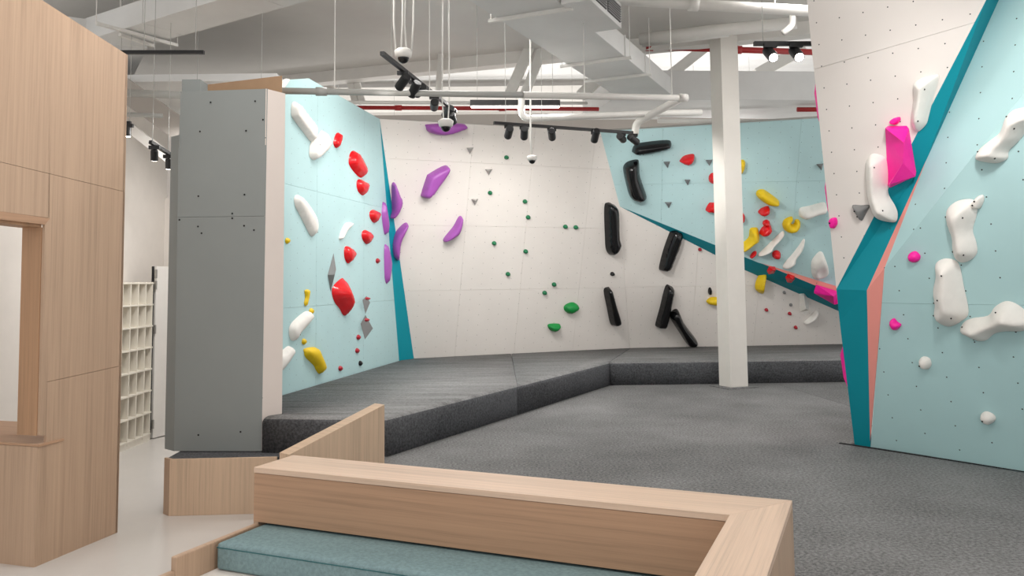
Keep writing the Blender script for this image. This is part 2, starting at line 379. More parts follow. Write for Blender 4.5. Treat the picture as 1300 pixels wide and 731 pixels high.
panels(pil, PF, [up(p1, PB + .003), up(p2, PB + .003), PF.hit(338.2, 184), PF.hit(226.5, 188)], 'paint_grey', vs=[PF.uv(PF.hit(280, 275))[1]])
panels(pil, PF.lift(-.004), [PF.hit(226.5, 188), PF.hit(338.2, 184), PF.hit(339.4, 112.5), PF.hit(229, 116)], 'paint_grey', gap=0)
L0 = Plane(up(p0, PB), n=Vector((p1 - p0)).cross(Vector((0, 0, 1))))
tzl = PF.hit(216, 171).z
panels(pil, L0, [up(p0, PB + .003), up(p1, PB + .003), up(p1, tzl), up(p0, tzl)], 'paint_grey', gap=0)
tzr = PS.hit(364.8, 122.8).z
panels(pil, PS, [up(p2, PB + .003), up(p3, PB + .003), up(p3, tz - .02), up(p2, tz)], 'paint_pillar_white', gap=0)
mesh_obj('top_box', *prism([(tl_.x, tl_.y + .02), (p2.x, p2.y + .02), (p3.x - .02, p3.y + .02), (p3.x - .36, p3.y + .7), (tl_.x, tl_.y + .7)], tzl, tz - .01), 'paint_grey', pil)
q = PF.hit(229, 116); mesh_obj('post', *prism([(q.x, q.y + .03), (q.x + .15, q.y + .03), (q.x + .15, q.y + .2), (q.x, q.y + .2)], tz - .2, tz + .1), 'paint_grey', pil)
a = aty(262, 118, 7.2); b_ = aty(352, 104, 7.6)
mesh_obj('plywood_top', *prism([(a.x, a.y), (p3.x - .07, p3.y + .15), (p3.x - .34, p3.y + .72), (a.x, a.y + .5)], tz - .02, tz + .17), 'raw_ply', pil)
def disc(pl, x, y, r, n=8, h=.002):
    c_ = pl.hit(x, y); return [c_ + pl.n * h + (pl.u * math.cos(2 * math.pi * k / n) + pl.v * math.sin(2 * math.pi * k / n)) * r for k in range(n)], [list(range(n))]
for x, y in ((267.5, 130), (324, 128.5), (254, 167), (312.5, 166), (334, 152), (252, 249), (310.5, 247), (251.5, 287.5), (256, 296), (310, 286.5), (322.5, 292), (295, 271), (295, 277), (252, 552), (305.5, 548), (228, 279)):
    mesh_obj('bolt_hole', *disc(PF, x, y, .008, h=.003), 'dark_gap', pil)
# wooden plinth below it
q0, q1, q2 = onz(207, 652, 0), onz(214, 655, 0), onz(350.5, 651.5, 0)
pt = thing('wooden_plinth', 'low oak plinth with a grey carpet top under the grey pillar', 'plinth', (q1.x + .3, q1.y + .3, 0))
poly = [(q0.x, q0.y), (q1.x, q1.y), (q2.x, q2.y), (q2.x + .05, q2.y + .3), (q0.x, q0.y + .95)]
fz = Plane(q1, n=(q2 - q1).cross(Vector((0, 0, 1)))); zt = fz.hit(214, 583).z
ins = [(q0.x + .012, q0.y + .01), (q1.x + .01, q1.y + .015), (q2.x - .01, q2.y + .015), (q2.x + .04, q2.y + .5), (q0.x + .012, q0.y + 1.18)]
mesh_obj('front_panel', *prism([poly[1], poly[2], (q2.x, q2.y + .022), (q1.x + .004, q1.y + .022)], 0, zt), 'oak_light_v', pt, bev=.002)
mesh_obj('side_panel', *prism([poly[0], poly[1], (q1.x + .02, q1.y + .022), (q0.x + .022, q0.y + .01), ], 0, zt), 'oak_v', pt, bev=.002)
mesh_obj('carpet_top', *prism([(q0.x + .02, q0.y + .012), (q1.x + .018, q1.y + .023), (q2.x - .002, q2.y + .023), poly[3], poly[4]], .02, PB - .004), 'carpet_side', pt)

# ------------------------------------------------------------------ crash mats
S0, S1 = up(p2 + Vector((.012, -.03, 0)), Z1), onz(491.7, 579.8, Z1)
S3 = onz(773.9, 489.2, Z1); S4 = onz(1064, 485, Z1); S4 = S3 + (S4 - S3) * 1.7
S2 = S1 + (S3 - S1) * ((onz(654.3, 526.6, Z1) - S1).length / (S3 - S1).length)
Mback = bl + (bm_ - bl) * .42
def xy(p): return (p.x, p.y)
sc = (S0 - S1).normalized() * .012
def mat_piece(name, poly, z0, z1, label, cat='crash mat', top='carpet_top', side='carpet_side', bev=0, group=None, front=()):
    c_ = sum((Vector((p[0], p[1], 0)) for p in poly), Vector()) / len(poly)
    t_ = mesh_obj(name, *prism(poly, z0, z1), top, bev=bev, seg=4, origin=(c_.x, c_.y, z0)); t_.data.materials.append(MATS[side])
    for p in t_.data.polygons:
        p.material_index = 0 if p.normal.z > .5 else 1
        p.use_smooth = True
    if front:
        n = len(poly); at = t_.data.attributes.new('bevel_weight_edge', 'FLOAT', 'EDGE'); fr = {frozenset((n + i, n + (i + 1) % n)) for i in front}
        for e in t_.data.edges:
            if frozenset(e.vertices) in fr: at.data[e.index].value = 1.0
        md = t_.modifiers.new('bevel', 'BEVEL'); md.width = .055; md.segments = 5; md.limit_method = 'WEIGHT'
    tag(t_, label, cat, group); return t_
eps = LW.n * .006
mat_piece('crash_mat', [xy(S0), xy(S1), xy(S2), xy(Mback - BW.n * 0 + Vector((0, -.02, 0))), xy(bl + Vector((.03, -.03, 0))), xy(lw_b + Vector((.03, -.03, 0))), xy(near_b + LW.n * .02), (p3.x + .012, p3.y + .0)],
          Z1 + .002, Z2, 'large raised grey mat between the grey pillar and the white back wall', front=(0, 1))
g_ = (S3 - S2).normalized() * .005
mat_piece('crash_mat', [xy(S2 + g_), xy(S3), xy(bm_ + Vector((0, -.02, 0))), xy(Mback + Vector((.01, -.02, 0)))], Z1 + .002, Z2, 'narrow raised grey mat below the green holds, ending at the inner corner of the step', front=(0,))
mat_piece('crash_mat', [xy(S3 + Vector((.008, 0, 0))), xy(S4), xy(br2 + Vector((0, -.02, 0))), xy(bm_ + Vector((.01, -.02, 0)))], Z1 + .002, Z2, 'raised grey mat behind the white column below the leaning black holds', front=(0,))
# ------------------------------------------------------------------ bench plan
ZB = .75
bFL, bBL, bBR, bIN = onz(324.2, 592.5, ZB), onz(372, 577.5, ZB), onz(1005.8, 634.9, ZB), onz(925, 655.5, ZB)
bx = Vector((bBR.x - bBL.x, bBR.y - bBL.y, 0)).normalized(); by = Vector((-bx.y, bx.x, 0))      # bx along the back, by away from the camera
WB = .335
# lower mats around the step
kx = onz(990, 488.5, Z1); ky = onz(1078, 515, Z1); kd = (ky - kx).normalized()
mB = bBL + by * .01 - bx * .16; mC = bBR + by * .01 + bx * .01
mD = mC - by * 4.2
main = [xy(q2 + Vector((.06, .1, 0))), (mB.x, mB.y), (mC.x, mC.y), (mD.x, mD.y), (5.2, mD.y), xy(Rb2 - RL.n * .0 + nh * .02), xy(A1 + nh * .02), xy(A0 + Vector((-.02, -.01, 0))), xy(A0 + Vector((-.02, .02, 0))), xy(A0 + back * .25), xy(ky + kd * .5), xy(kx), xy(kx + Vector((-.2, .5, 0))), xy(S3 + Vector((-.15, .25, 0))), xy(S1 + Vector((-.1, .2, 0))), xy(S0 + Vector((.12, .1, 0)))]
mat_piece('crash_mat', main, .0, Z1, 'wide low grey mat spreading around the wooden bench and the column', top='carpet', bev=.006)
kk = Vector((.004, .006, 0))
mat_piece('crash_mat', [xy(kx + kk), xy(ky + kd * .5 + kk), (6.5, 8.6), (6.5, 10.9), xy(S4 + Vector((0, .3, 0))), xy(kx + Vector((-.18, .5, 0)))], .0, Z1, 'low grey mat strip beyond the thin diagonal seam beside the column', top='carpet', bev=.006)
ln0, ln1 = onz(1065, 563, Z1), onz(1300, 599.5, Z1); ld = (ln1 - ln0).normalized(); lnn = Vector((ld.y, -ld.x, 0)); lnn = lnn if lnn.y < 0 else -lnn
tag(mesh_obj('edge_strip', *prism([xy(ln0), xy(ln0 + ld * 2.6), xy(ln0 + ld * 2.6 - lnn * .03), xy(ln0 - lnn * .03)], Z1 + .001, Z1 + .006), 'dark_gap'), 'thin black edging strip along the foot of the near cyan wall', 'edging')
# ramp board
rb0 = aty(361, 575.5, 5.6); rb1 = aty(482, 512.5, 6.25); rbz = rb0.z
rdir = Vector((rb1.x - rb0.x, rb1.y - rb0.y, 0)).normalized(); rn = Vector((rdir.y, -rdir.x, 0)) * .055
RBP = [xy(rb0 - rn), xy(rb0 + rn), xy(rb1 + rn), xy(rb1 - rn)]
tag(mesh_obj('guard_board', *prism(RBP, Z1 + .002, [rbz, rbz, rb1.z, rb1.z]), 'oak_light_v', udir=rdir.xy, bev=.002), 'oak guard board with a sloping top edge between the plinth and the bench', 'guard board')

# ------------------------------------------------------------------ bench, rail, cushion
bt = thing('corner_bench', 'oak corner bench with a wide flat top rail and mitred arm', 'bench', (bFL.x, bFL.y, 0))
def P(a, b__): v = bBL + bx * a + by * b__; return (v.x, v.y)
LB = (bBR - bBL).length; TH = .03; ARM = (bIN - bBR).dot(-bx); ARM = max(.2, ARM)
AL = 4.2
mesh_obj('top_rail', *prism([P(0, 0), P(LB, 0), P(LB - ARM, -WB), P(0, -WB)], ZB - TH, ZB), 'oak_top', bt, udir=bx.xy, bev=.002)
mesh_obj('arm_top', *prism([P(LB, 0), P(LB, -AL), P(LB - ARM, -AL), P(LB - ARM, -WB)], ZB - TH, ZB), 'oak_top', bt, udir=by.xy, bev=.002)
SEATZ = .452
mesh_obj('back_board', *prism([P(0, 0), P(LB, 0), P(LB - ARM + .0, -WB + .003), P(0, -WB + .003)], SEATZ + .008, ZB - TH - .002), 'oak_h', bt, udir=bx.xy)
mesh_obj('arm_board', *prism([P(LB, -.002), P(LB, -AL), P(LB - ARM + .012, -AL), P(LB - ARM + .012, -WB)], Z1 - .4, ZB - TH - .001), 'oak_v', bt, udir=by.xy)
mesh_obj('back_base', *prism([P(0.03, -.02), P(LB - .02, -.02), P(LB - ARM, -WB + .07), P(0.03, -WB + .07)], 0, SEATZ + .008), 'dark_gap', bt)
mesh_obj('end_post', *prism([P(0, 0), P(.03, 0), P(.03, -WB + .004), P(0, -WB + .004)], 0, SEATZ + .008), 'oak_v', bt)
# low side rail running towards the camera
RZ = .45
def rail_sec(b0, b1, z0, z1): return prism([P(0, b0), P(.032, b0), P(.032, b1), P(0, b1)], z0, z1)
rl0 = -WB + .012
stepb = (onz(231, 714, RZ - .02) - bBL).dot(by)
rt = thing('side_rail', 'low oak side rail with a rounded step down beside the cushion', 'rail', (bFL.x, bFL.y - .3, 0))
V, Fc = rail_sec(rl0, stepb, 0, RZ); mesh_obj('upper_rail', V, Fc, 'oak_v', rt, udir=by.xy, bev=.008, seg=3)
V, Fc = rail_sec(stepb - .001, stepb - 2.2, 0, RZ - .065); mesh_obj('lower_rail', V, Fc, 'oak_v', rt, udir=by.xy, bev=.004)
# seat deck and cushion
CUSH_D = (onz(290, 690, SEATZ) - bBL).dot(by)
CT = SEATZ - .005; CB = .315
ct = thing('seat_cushion', 'long teal fabric cushion lying on the bench seat', 'cushion', (0, 4.0, CB))
cpoly = [P(.05, rl0 + .1), P(LB - ARM - .01, rl0 + .1), P(LB - ARM - .01, CUSH_D), P(.05, CUSH_D)]
cu = mesh_obj('cushion_body', *prism(cpoly, CB, CT), 'cushion', ct, bev=.018, seg=4)
for p in cu.data.polygons: p.use_smooth = True
a, b_ = P(.055, CUSH_D - .0015), P(LB - ARM - .01, CUSH_D - .0015)
mesh_obj('piping', *tube([(a[0], a[1], CT - .021), (b_[0], b_[1], CT - .021)], .0025, 6), 'cushion_seam', cu)
sd = mesh_obj('seat_step', *prism([P(.034, rl0 + .06), P(LB - ARM - .004, rl0 + .06), P(LB - ARM - .004, CUSH_D - .55), P(.034, CUSH_D - .55)], 0, CB - .002), 'white_wall')
tag(sd, 'white seating step under the teal cushion', 'step')

# ------------------------------------------------------------------ support column
c0, c1, c2 = onz(913, 490.5, Z1), onz(927.8, 493, Z1), onz(950, 491.7, Z1)
c3 = c0 + (c2 - c1)
colz = onz(1, 1, 9).z; CT_ = Plane(c1, n=(c2 - c1).cross(Vector((0, 0, 1)))).hit(915, 43).z
co = thing('support_column', 'square white support column standing on the low grey mat', 'column', (c1.x, c1.y, Z1))
mesh_obj('shaft', *prism([xy(c0), xy(c1), xy(c2), xy(c3)], Z1 + .012, CT_), 'column_white', co, bev=.004)
cc = (c0 + c2) / 2
mesh_obj('base_flap', *prism([xy(cc + (p - cc) * 1.7) for p in (c0, c1, c2, c3)], Z1 + .001, Z1 + .012), 'carpet', co)

# ------------------------------------------------------------------ entrance: oak wall, counter, corridor
k0, k1 = onz(43, 720.2, 0), onz(149.2, 675.8, 0)
OW = Plane(k0, n=(k1 - k0).cross(Vector((0, 0, 1)))); od = (k1 - k0).normalized(); on_ = OW.n
ZK = OW.hit(49.6, 563.5).z
def oakpt(x, y): return OW.hit(x, y)
ow = structure(mesh_obj('wall_entrance', *slab([p - on_ * .022 for p in (oakpt(84, 260), oakpt(157, 250), k1 - od * .02, up(oakpt(84, 500), 0))], on_, .1), 'raw_ply'))
topa, topb = oakpt(-60, -73), oakpt(162.3, 70)
rt_ = lambda p, y: oakpt(p, y)
seamA = (OW.uv(oakpt(0, 205.4)), OW.uv(oakpt(157.5, 243.2))); seamB = (OW.uv(oakpt(60.7, 484.6)), OW.uv(oakpt(152.6, 464.3)))
vert = (OW.uv(oakpt(64, 150)), OW.uv(oakpt(63.5, 300)))
far_l = oakpt(-140, 300)
# right of the hatch
panels(ow, OW, [up(oakpt(59, 551), ZK), up(k1, ZK), topb, oakpt(64, 7)], 'oak_v', lines=[seamA, seamB], t=.02, gap=.0014)
panels(ow, OW, [up(oakpt(80, 560), 0), k1, up(k1, ZK), up(oakpt(80, 560), ZK)], 'oak_v', t=.02, gap=0)
# above the hatch
panels(ow, OW, [oakpt(62.6, 276.5), oakpt(64, 7), oakpt(-140, -127), oakpt(-140, 249)], 'oak_v', lines=[seamA], t=.02, gap=.0014)
# hatch frame and jamb
def strip(p, q, r, s, name, mat, t=.022, lift=0): mesh_obj(name, *slab([x + on_ * lift for x in (p, q, r, s)], on_, t), mat, ow)
hx = 57.0
kz = oakpt(50, 552)
strip(oakpt(57, 285), oakpt(63.2, 277), oakpt(58.8, 552.5), oakpt(50.5, 552.5), 'frame_side', 'oak_v', lift=.002)
strip(oakpt(57, 285), oakpt(63.2, 277), oakpt(-140, 248.6), oakpt(-140, 262.5), 'frame_head', 'oak_h', lift=.002)
jd = .1
while True:
    q_ = oakpt(49.5, 553) - on_ * jd - CAM
    if CX + F_PX * q_.dot(RT) / q_.dot(FW) < 23 or jd > .6: break
    jd += .01
ja, jb = oakpt(56, 288.5), oakpt(49.5, 553)
inw = -on_ * jd
V = [ja - on_ * .02, jb - on_ * .02, jb + inw, ja + inw]; V += [v + od * .03 for v in V]
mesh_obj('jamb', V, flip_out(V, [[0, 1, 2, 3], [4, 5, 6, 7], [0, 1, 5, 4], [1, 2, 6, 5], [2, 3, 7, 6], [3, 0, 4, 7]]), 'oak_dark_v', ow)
ha, hb = oakpt(56, 288.5), oakpt(-140, 266)
V = [ha - on_ * .02, hb - on_ * .02, hb + inw, ha + inw]; V += [v + Vector((0, 0, .03)) for v in V]
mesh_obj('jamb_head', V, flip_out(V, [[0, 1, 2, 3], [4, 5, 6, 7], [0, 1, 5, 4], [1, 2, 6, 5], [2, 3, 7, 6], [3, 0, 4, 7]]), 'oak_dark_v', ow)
# wall end cap and room behind the hatch
V, Fc = slab([k1 + on_ * 0, topb, topb - on_ * .5, k1 - on_ * .5], od, .02); mesh_obj('end_panel', V, Fc, 'oak_v', ow)
rb_ = k0 - on_ * 1.9
structure(mesh_obj('wall_hatch_room', *box(rb_ + Vector((-.6, .2, 1.6)), 5, .1, 3.2, (od, on_, Vector((0, 0, 1)))), 'white_wall'))
# counter
fdv = -on_
cn = thing('reception_counter', 'oak reception counter block in front of the hatch in the oak wall', 'counter', xy(k0) + (0,))
k0b = k0 + on_ * .0015; kend = up(oakpt(79.9, 560), 0) + on_ * .0015
cl_ = (onz(0, 715, 0) - k0); cl_.z = 0; cl_.normalize()
mesh_obj('counter_body', *prism([xy(k0b), xy(kend), xy(kend + cl_ * 2.2), xy(k0b + cl_ * 2.2)], 0, ZK - .018), 'oak_v', cn)
mesh_obj('counter_top', *prism([xy(k0b + on_ * .008 - od * .003), xy(kend + on_ * .008), xy(kend + cl_ * 2.2), xy(k0b + cl_ * 2.2 - od * .003)], ZK - .016, ZK), 'oak_h', cn, udir=cl_.xy, bev=.002)

sh0 = kend - on_ * .13
mesh_obj('inner_shelf', *prism([xy(sh0), xy(sh0 + od * .45), xy(sh0 + od * .45 + cl_ * 2), xy(sh0 + cl_ * 2)], ZK - .016, ZK), 'oak_h', cn, udir=cl_.xy)
# corridor walls
s0, s1, s2 = onz(150.7, 574.9, 0), onz(191.6, 557.8, 0), onz(209.4, 553.5, 0)
sd_ = Vector((s1.x - s0.x, s1.y - s0.y, 0)).normalized(); sn = Vector((sd_.y, -sd_.x, 0)); sn = sn if sn.x > 0 else -sn
HC = 3.95
cw0 = s0 - sd_ * 1.6 - sn * .32; cw1 = s1 + sd_ * 1.0 - sn * .32
structure(mesh_obj('wall_corridor', *slab([cw0, cw1, up(cw1, HC), up(cw0, HC)], sn, .1), 'white_wall'))
ewy = s1.y + .95
structure(mesh_obj('wall_corridor_end', *slab([Vector((-6, ewy, 0)), Vector((-2.55, ewy, 0)), Vector((-2.55, ewy, 2.85)), Vector((-6, ewy, 2.85))], (0, -1, 0), .1), 'white_wall'))
structure(mesh_obj('wall_corridor_upper', *slab([Vector((-7, ewy + 1.3, 0)), Vector((-2.55, ewy + 1.3, 0)), Vector((-2.55, ewy + 1.3, 4.6)), Vector((-7, ewy + 1.3, 4.6))], (0, -1, 0), .1), 'white_wall'))
structure(mesh_obj('ceiling_corridor', *prism([(-8, 9.0), (-2.6, 9.0), (-2.6, 13), (-8, 13)], 4.0, 4.08), 'ceiling_white'))
for (xa, ya, xb, yb_, r, l) in ((150, 108, 240, 172, .12, 'grey diagonal beam under the corridor ceiling'), (150, 150, 222, 206, .05, 'thin white ledge beam below the diagonal corridor beam')):
    a, b_ = aty(xa, ya, 8.9), aty(xb, yb_, 8.9); tag(mesh_obj('ceiling_beam', *box((a + b_) / 2, (b_ - a).length, .12, r * 2, frame_of(b_ - a)), 'fascia' if r > .1 else 'white_trim'), l, 'beam')
# cubby shelf
zs = 1.78
ST = thing('cubby_shelf', 'tall cream cubby shelf with open square pigeonholes in the corridor', 'shelf', xy(s0) + (0,))
e1_ = s1 - sd_ * .03; cwid = (e1_ - s0).length / 4.0; NC = 8
def shp(a, d): v = e1_ - sd_ * a - sn * d; return (v.x, v.y)
WTOT = cwid * NC; D = .3
mesh_obj('back_panel', *prism([shp(0, D), shp(WTOT, D), shp(WTOT, D - .01), shp(0, D - .01)], .03, zs), 'cubby', ST)
for i in range(NC + 1):
    a = i * cwid; mesh_obj('upright', *prism([shp(a, 0), shp(a - .016 if i else .016, 0), shp(a - .016 if i else .016, D - .011), shp(a, D - .011)], .03, zs), 'cubby', ST)
for i in range(8):
    z = .06 + (zs - .08) * i / 7; mesh_obj('shelf_board', *prism([shp(-.016, -.004), shp(WTOT, -.004), shp(WTOT, D - .011), shp(-.016, D - .011)], z, z + .016), 'cubby', ST)
mesh_obj('plinth_board', *prism([shp(-.016, .004), shp(WTOT, .004), shp(WTOT, .02), shp(-.016, .02)], 0, .06), 'cubby', ST)
# corridor door
dd = Vector((s2.x - s1.x, s2.y - s1.y, 0)).normalized(); dn = Vector((dd.y, -dd.x, 0)); dn = dn if dn.y < 0 else -dn
d1 = s1 + dd * .025; DP = Plane(d1, n=dn); dz = DP.hit(200, 338).z
dr = structure(mesh_obj('door_1', *slab([up(d1, .01), up(d1 + dd * .86, .01), up(d1 + dd * .86, dz), up(d1, dz)], dn, .04), 'white_trim'))
for y in (347.5, 362, 418, 538):
    h_ = DP.hit(195, y).z; mesh_obj('hinge', *box(up(d1 - dd * .012, h_) + dn * .008, .022, .02, .1, (dd, dn, Vector((0, 0, 1)))), 'steel', dr)
mesh_obj('door_gap', *box(up(d1 - dd * .018, dz / 2 + .05) - dn * .03, .02, .02, dz - .1, (dd, dn, Vector((0, 0, 1)))), 'dark_gap', dr)

# ------------------------------------------------------------------ climbing holds
def smooth_outline(pts, k=4):
    n = len(pts); out = []
    for i in range(n):
        p0_, p1_, p2_, p3_ = (Vector(pts[(i + j - 1) % n]) for j in range(4))
        for j in range(k):
            t = j / k; out.append(.5 * ((2 * p1_) + (p2_ - p0_) * t + (2 * p0_ - 5 * p1_ + 4 * p2_ - p3_) * t * t + (3 * p1_ - p0_ - 3 * p2_ + p3_) * t ** 3))
    return out
def seg_dist(p, a, b_):
    ab = b_ - a; t = max(0, min(1, (p - a).dot(ab) / max(1e-12, ab.dot(ab)))); return (p - a - ab * t).length
def inside(p, poly):
    r = False; n = len(poly)
    for i in range(n):
        a, b_ = poly[i], poly[(i + 1) % n]
        if (a.y > p.y) != (b_.y > p.y) and p.x < (b_.x - a.x) * (p.y - a.y) / (b_.y - a.y) + a.x: r = not r
    return r
def hold(pl, outline, color, label, h=None, kind='round', name='climbing_hold', group=None, bolts=(), k=4, apex=None, fine=3.2, cat='climbing hold', dish=None):
    """outline in sight-line pixels -> real outline on the wall plane, inflated off the wall by h metres"""
    if pl is LW:
        h = h * .5 if h else h; apex = [(x, y, z * .55) for x, y, z in apex] if apex else apex
    src = pl.lift((h or .06) * .4)
    o2 = [Vector(pl.uv(src.hit(x, y))) for x, y in outline]
    if area([tuple(p) for p in o2]) < 0: o2 = o2[::-1]
    if kind == 'facet':
        ap = [(Vector(pl.uv(pl.lift(hh).hit(x, y))), hh) for x, y, hh in apex]
        P2 = o2 + [p for p, _ in ap]; Hh = [0.] * len(o2) + [hh for _, hh in ap]
        res = delaunay_2d_cdt(P2, [], [list(range(len(o2)))], 1, 1e-6)
        vs, fs, ov = res[0], res[2], res[3]
        hs_ = [Hh[ov[i][0]] if ov[i] else 0 for i in range(len(vs))]; smooth = False
    else:
        oo = smooth_outline(o2, k); n = len(oo)
        xs = [p.x for p in oo]; ys = [p.y for p in oo]
        # inradius estimate
        best = 0
        for i in range(14):
            for j in range(14):
                p = Vector((min(xs) + (max(xs) - min(xs)) * (i + .5) / 14, min(ys) + (max(ys) - min(ys)) * (j + .5) / 14))
                if inside(p, oo): best = max(best, min(seg_dist(p, oo[q], oo[(q + 1) % n]) for q in range(n)))
        step = best / fine; grid = []
        j = 0; y = min(ys) + step / 2
        while y < max(ys):
            x = min(xs) + (step / 2 if j % 2 else 0)
            while x < max(xs):
                p = Vector((x, y))
                if inside(p, oo):
                    d = min(seg_dist(p, oo[q], oo[(q + 1) % n]) for q in range(n))
                    if d > step * .45: grid.append((p, d))
                x += step
            y += step * .866; j += 1
        h = h or best * .9
        res = delaunay_2d_cdt(oo + [p for p, _ in grid], [], [list(range(n))], 1, 1e-6)
        vs, fs, ov = res[0], res[2], res[3]; dist = [0.] * n + [d for _, d in grid]; hs_ = []
        for i in range(len(vs)):
            t = min(1, (dist[ov[i][0]] if ov[i] else 0) / best)
            if kind == 'round': z = h * math.sqrt(max(0, 1 - (1 - t) ** 2))
            elif kind == 'ridge': z = h * (t ** .72)
            else: z = h * (1 - (1 - min(1, t / .45)) ** 2) ** .5
            if dish:
                dp = Vector(pl.uv(pl.hit(dish[0], dish[1]))); z *= 1 - dish[3] * math.exp(-((vs[i] - dp).length / dish[2]) ** 2)
            hs_.append(z)
        smooth = True
    front = [pl.pt(p.x, p.y, z + .002) for p, z in zip(vs, hs_)]
    cx_ = sum(front, Vector()) / len(front); org = cx_ - pl.n * (cx_ - pl.p).dot(pl.n)
    faces = []
    for f in fs:
        a, b_, c_ = (front[i] for i in f[:3])
        faces.append(list(f) if (b_ - a).cross(c_ - a).dot(pl.n) > 0 else list(f)[::-1])
    o = mesh_obj(name, front, faces, 'hold_' + color, None, smooth, origin=org)
    tag(o, label, cat, group)
    if smooth:
        for x, y in bolts:
            c2_ = Vector(pl.uv(pl.hit(x, y))); i = min(range(len(vs)), key=lambda q: (vs[q] - c2_).length); z = hs_[i]
            r = .0065; mesh_obj('bolt_hole', [pl.pt(vs[i].x + r * math.cos(q * math.pi / 4), vs[i].y + r * math.sin(q * math.pi / 4), z + .006) for q in range(8)], [list(range(8))], 'dark_gap', o)
    return o
def blob(pl, x, y, rx, ry, color, label, h=None, rot=0, group=None, name='climbing_hold', n=10, kind='round'):
    c_, s_ = math.cos(rot), math.sin(rot)
    pts = [(x + rx * math.cos(t) * c_ - ry * math.sin(t) * s_, y + rx * math.cos(t) * s_ + ry * math.sin(t) * c_) for t in (2 * math.pi * i / n for i in range(n))]
    return hold(pl, pts, color, label, h, kind, name, group, k=2, fine=2.2)

# ---- left cyan wall
hold(LW, [(352.8, 109.4), (362.5, 100.4), (367.3, 100.4), (365.2, 105.2), (358.3, 114.9), (353, 116)], 'white', 'white hold at the very top of the left cyan wall, above the grey pipe', .09)
hold(LW, [(372.9, 131.5), (376.3, 128.8), (379.8, 131.5), (390.2, 145.4), (399.9, 157.9), (401.2, 167.6), (399.9, 178.6), (395.7, 178.6), (387.4, 167.6), (374.9, 151), (372.2, 144)], 'white', 'long white leaf-shaped hold below the grey pipe on the left cyan wall', .12, 'pad', bolts=[(378, 132)])
hold(LW, [(406.7, 170.8), (411, 165.5), (415.5, 171), (419.8, 184.8), (404.2, 202), (397.6, 201.2), (395.2, 194.6), (396.8, 181.5), (400.9, 176.6)], 'white', 'white kite-shaped hold whose tip meets the long leaf-shaped hold above', .13, 'pad', bolts=[(398.3, 184)])
hold(LW, [(376.3, 250.5), (380.4, 247.2), (387, 252.1), (397.6, 266.9), (402.6, 278.4), (403.4, 290), (400.9, 299), (396.5, 298.6), (391, 288), (384.5, 275), (377.5, 261)], 'white', 'white wavy drop-shaped hold alone beside the pillar, halfway up the left cyan wall', .13, bolts=[(398, 296)])
hold(LW, [(432.1, 301.2), (438.7, 284.8), (446.9, 282.3), (447.7, 285.6), (439.5, 294.6), (434.6, 303.7)], 'white', 'small white angular hold left of the round red holds', .1)
hold(LW, [(369.7, 417.6), (374.6, 407.8), (389.4, 395.5), (396, 396.3), (397.6, 402.8), (394.3, 409.4), (381.2, 424.2), (376.3, 432.4), (371.3, 430)], 'white', 'white bean-shaped hold above the big yellow hold', .13, bolts=[(374, 425)])
hold(LW, [(352, 452), (359.5, 446.2), (368.9, 439), (373.8, 443.9), (373, 450.5), (360.7, 468.5), (352, 474)], 'white', 'white hold half hidden behind the edge of the pillar', .14)
hold(LW, [(389.4, 442.3), (402.6, 440.6), (406.7, 447.2), (413.2, 463.6), (411.6, 471.8), (407.5, 474.3), (403.4, 468.5), (400.9, 463.6), (391, 453.8), (389, 447.2)], 'yellow', 'large yellow boot-shaped hold low on the left cyan wall', .14)
hold(LW, [(387.8, 368.5), (393, 367.7), (393, 373.5), (391, 383.3), (389.4, 388.6), (387, 385), (388.6, 376.8)], 'yellow', 'small yellow dripping hold above the white bean-shaped hold', .06)
for x, y, l in ((365.5, 305.5, 'tiny yellow hold at the pillar edge below the white drop-shaped hold'), (395.8, 395, 'tiny yellow hold on the tip of the white bean-shaped hold'), (386.5, 433.5, 'tiny yellow hold between the white bean-shaped hold and the big yellow hold')):
    blob(LW, x, y, 2.6, 4, 'yellow', l, .05)
hold(LW, [(429, 169), (433.8, 169.6), (433.8, 178.6), (430.3, 187.6), (426.2, 185.6), (425.2, 178.6)], 'red', 'small oval red hold, topmost of the red holds on the left cyan wall', .1)
hold(LW, [(446.9, 196.3), (451, 191), (456.7, 194.6), (465.8, 212.7), (465.8, 220.9), (460.9, 225.5), (452.6, 218.4), (446, 207.8)], 'red', 'long slanted glossy red hold near the top of the left cyan wall', .16)
for o_l, l_ in zip(([(455.1, 230.8), (459.2, 227.2), (467.4, 231.6), (468.2, 237.3), (463.6, 248), (456.7, 242.3)], [(471.5, 269.4), (475.6, 266), (481.4, 268.5), (482.2, 274.3), (477.8, 283), (472.4, 277.6)],
            [(461.7, 294.6), (466.6, 291.7), (472.3, 296.3), (473.2, 302), (468.2, 310), (462.5, 303.7)], [(439.5, 315.2), (443.6, 312.2), (450.5, 317.6), (451.8, 324.2), (444.9, 334.5), (440, 327.5)]),
        ('round red hold just below the long slanted red hold', 'round red hold nearest the thin purple hold and the teal wedge', 'round red hold right of the small white angular hold', 'round red hold above the tip of the tall grey diamond')):
    hold(LW, o_l, 'red', l_, .13)
hold(LW, [(428, 363.6), (437, 354.3), (442, 354.6), (448.5, 373.5), (449.8, 388), (449.4, 393), (445.3, 399.6), (441.1, 400), (436.2, 391.4), (430.5, 384), (426.9, 373.3)], 'red', 'largest red hold with a creased face, beside the tall grey diamond', .26, 'ridge')
TG = 'tiny dark red footholds on the left cyan wall'
for x, y in ((480, 331), (455.5, 428), (454, 445), (432.6, 467.5)): blob(LW, x, y, 2.2, 3.4, 'darkred', 'tiny dark red foothold on the left cyan wall', .05, group=TG)
blob(LW, 458, 461, 2, 3.4, 'black', 'tiny black foothold low on the left cyan wall', .05)
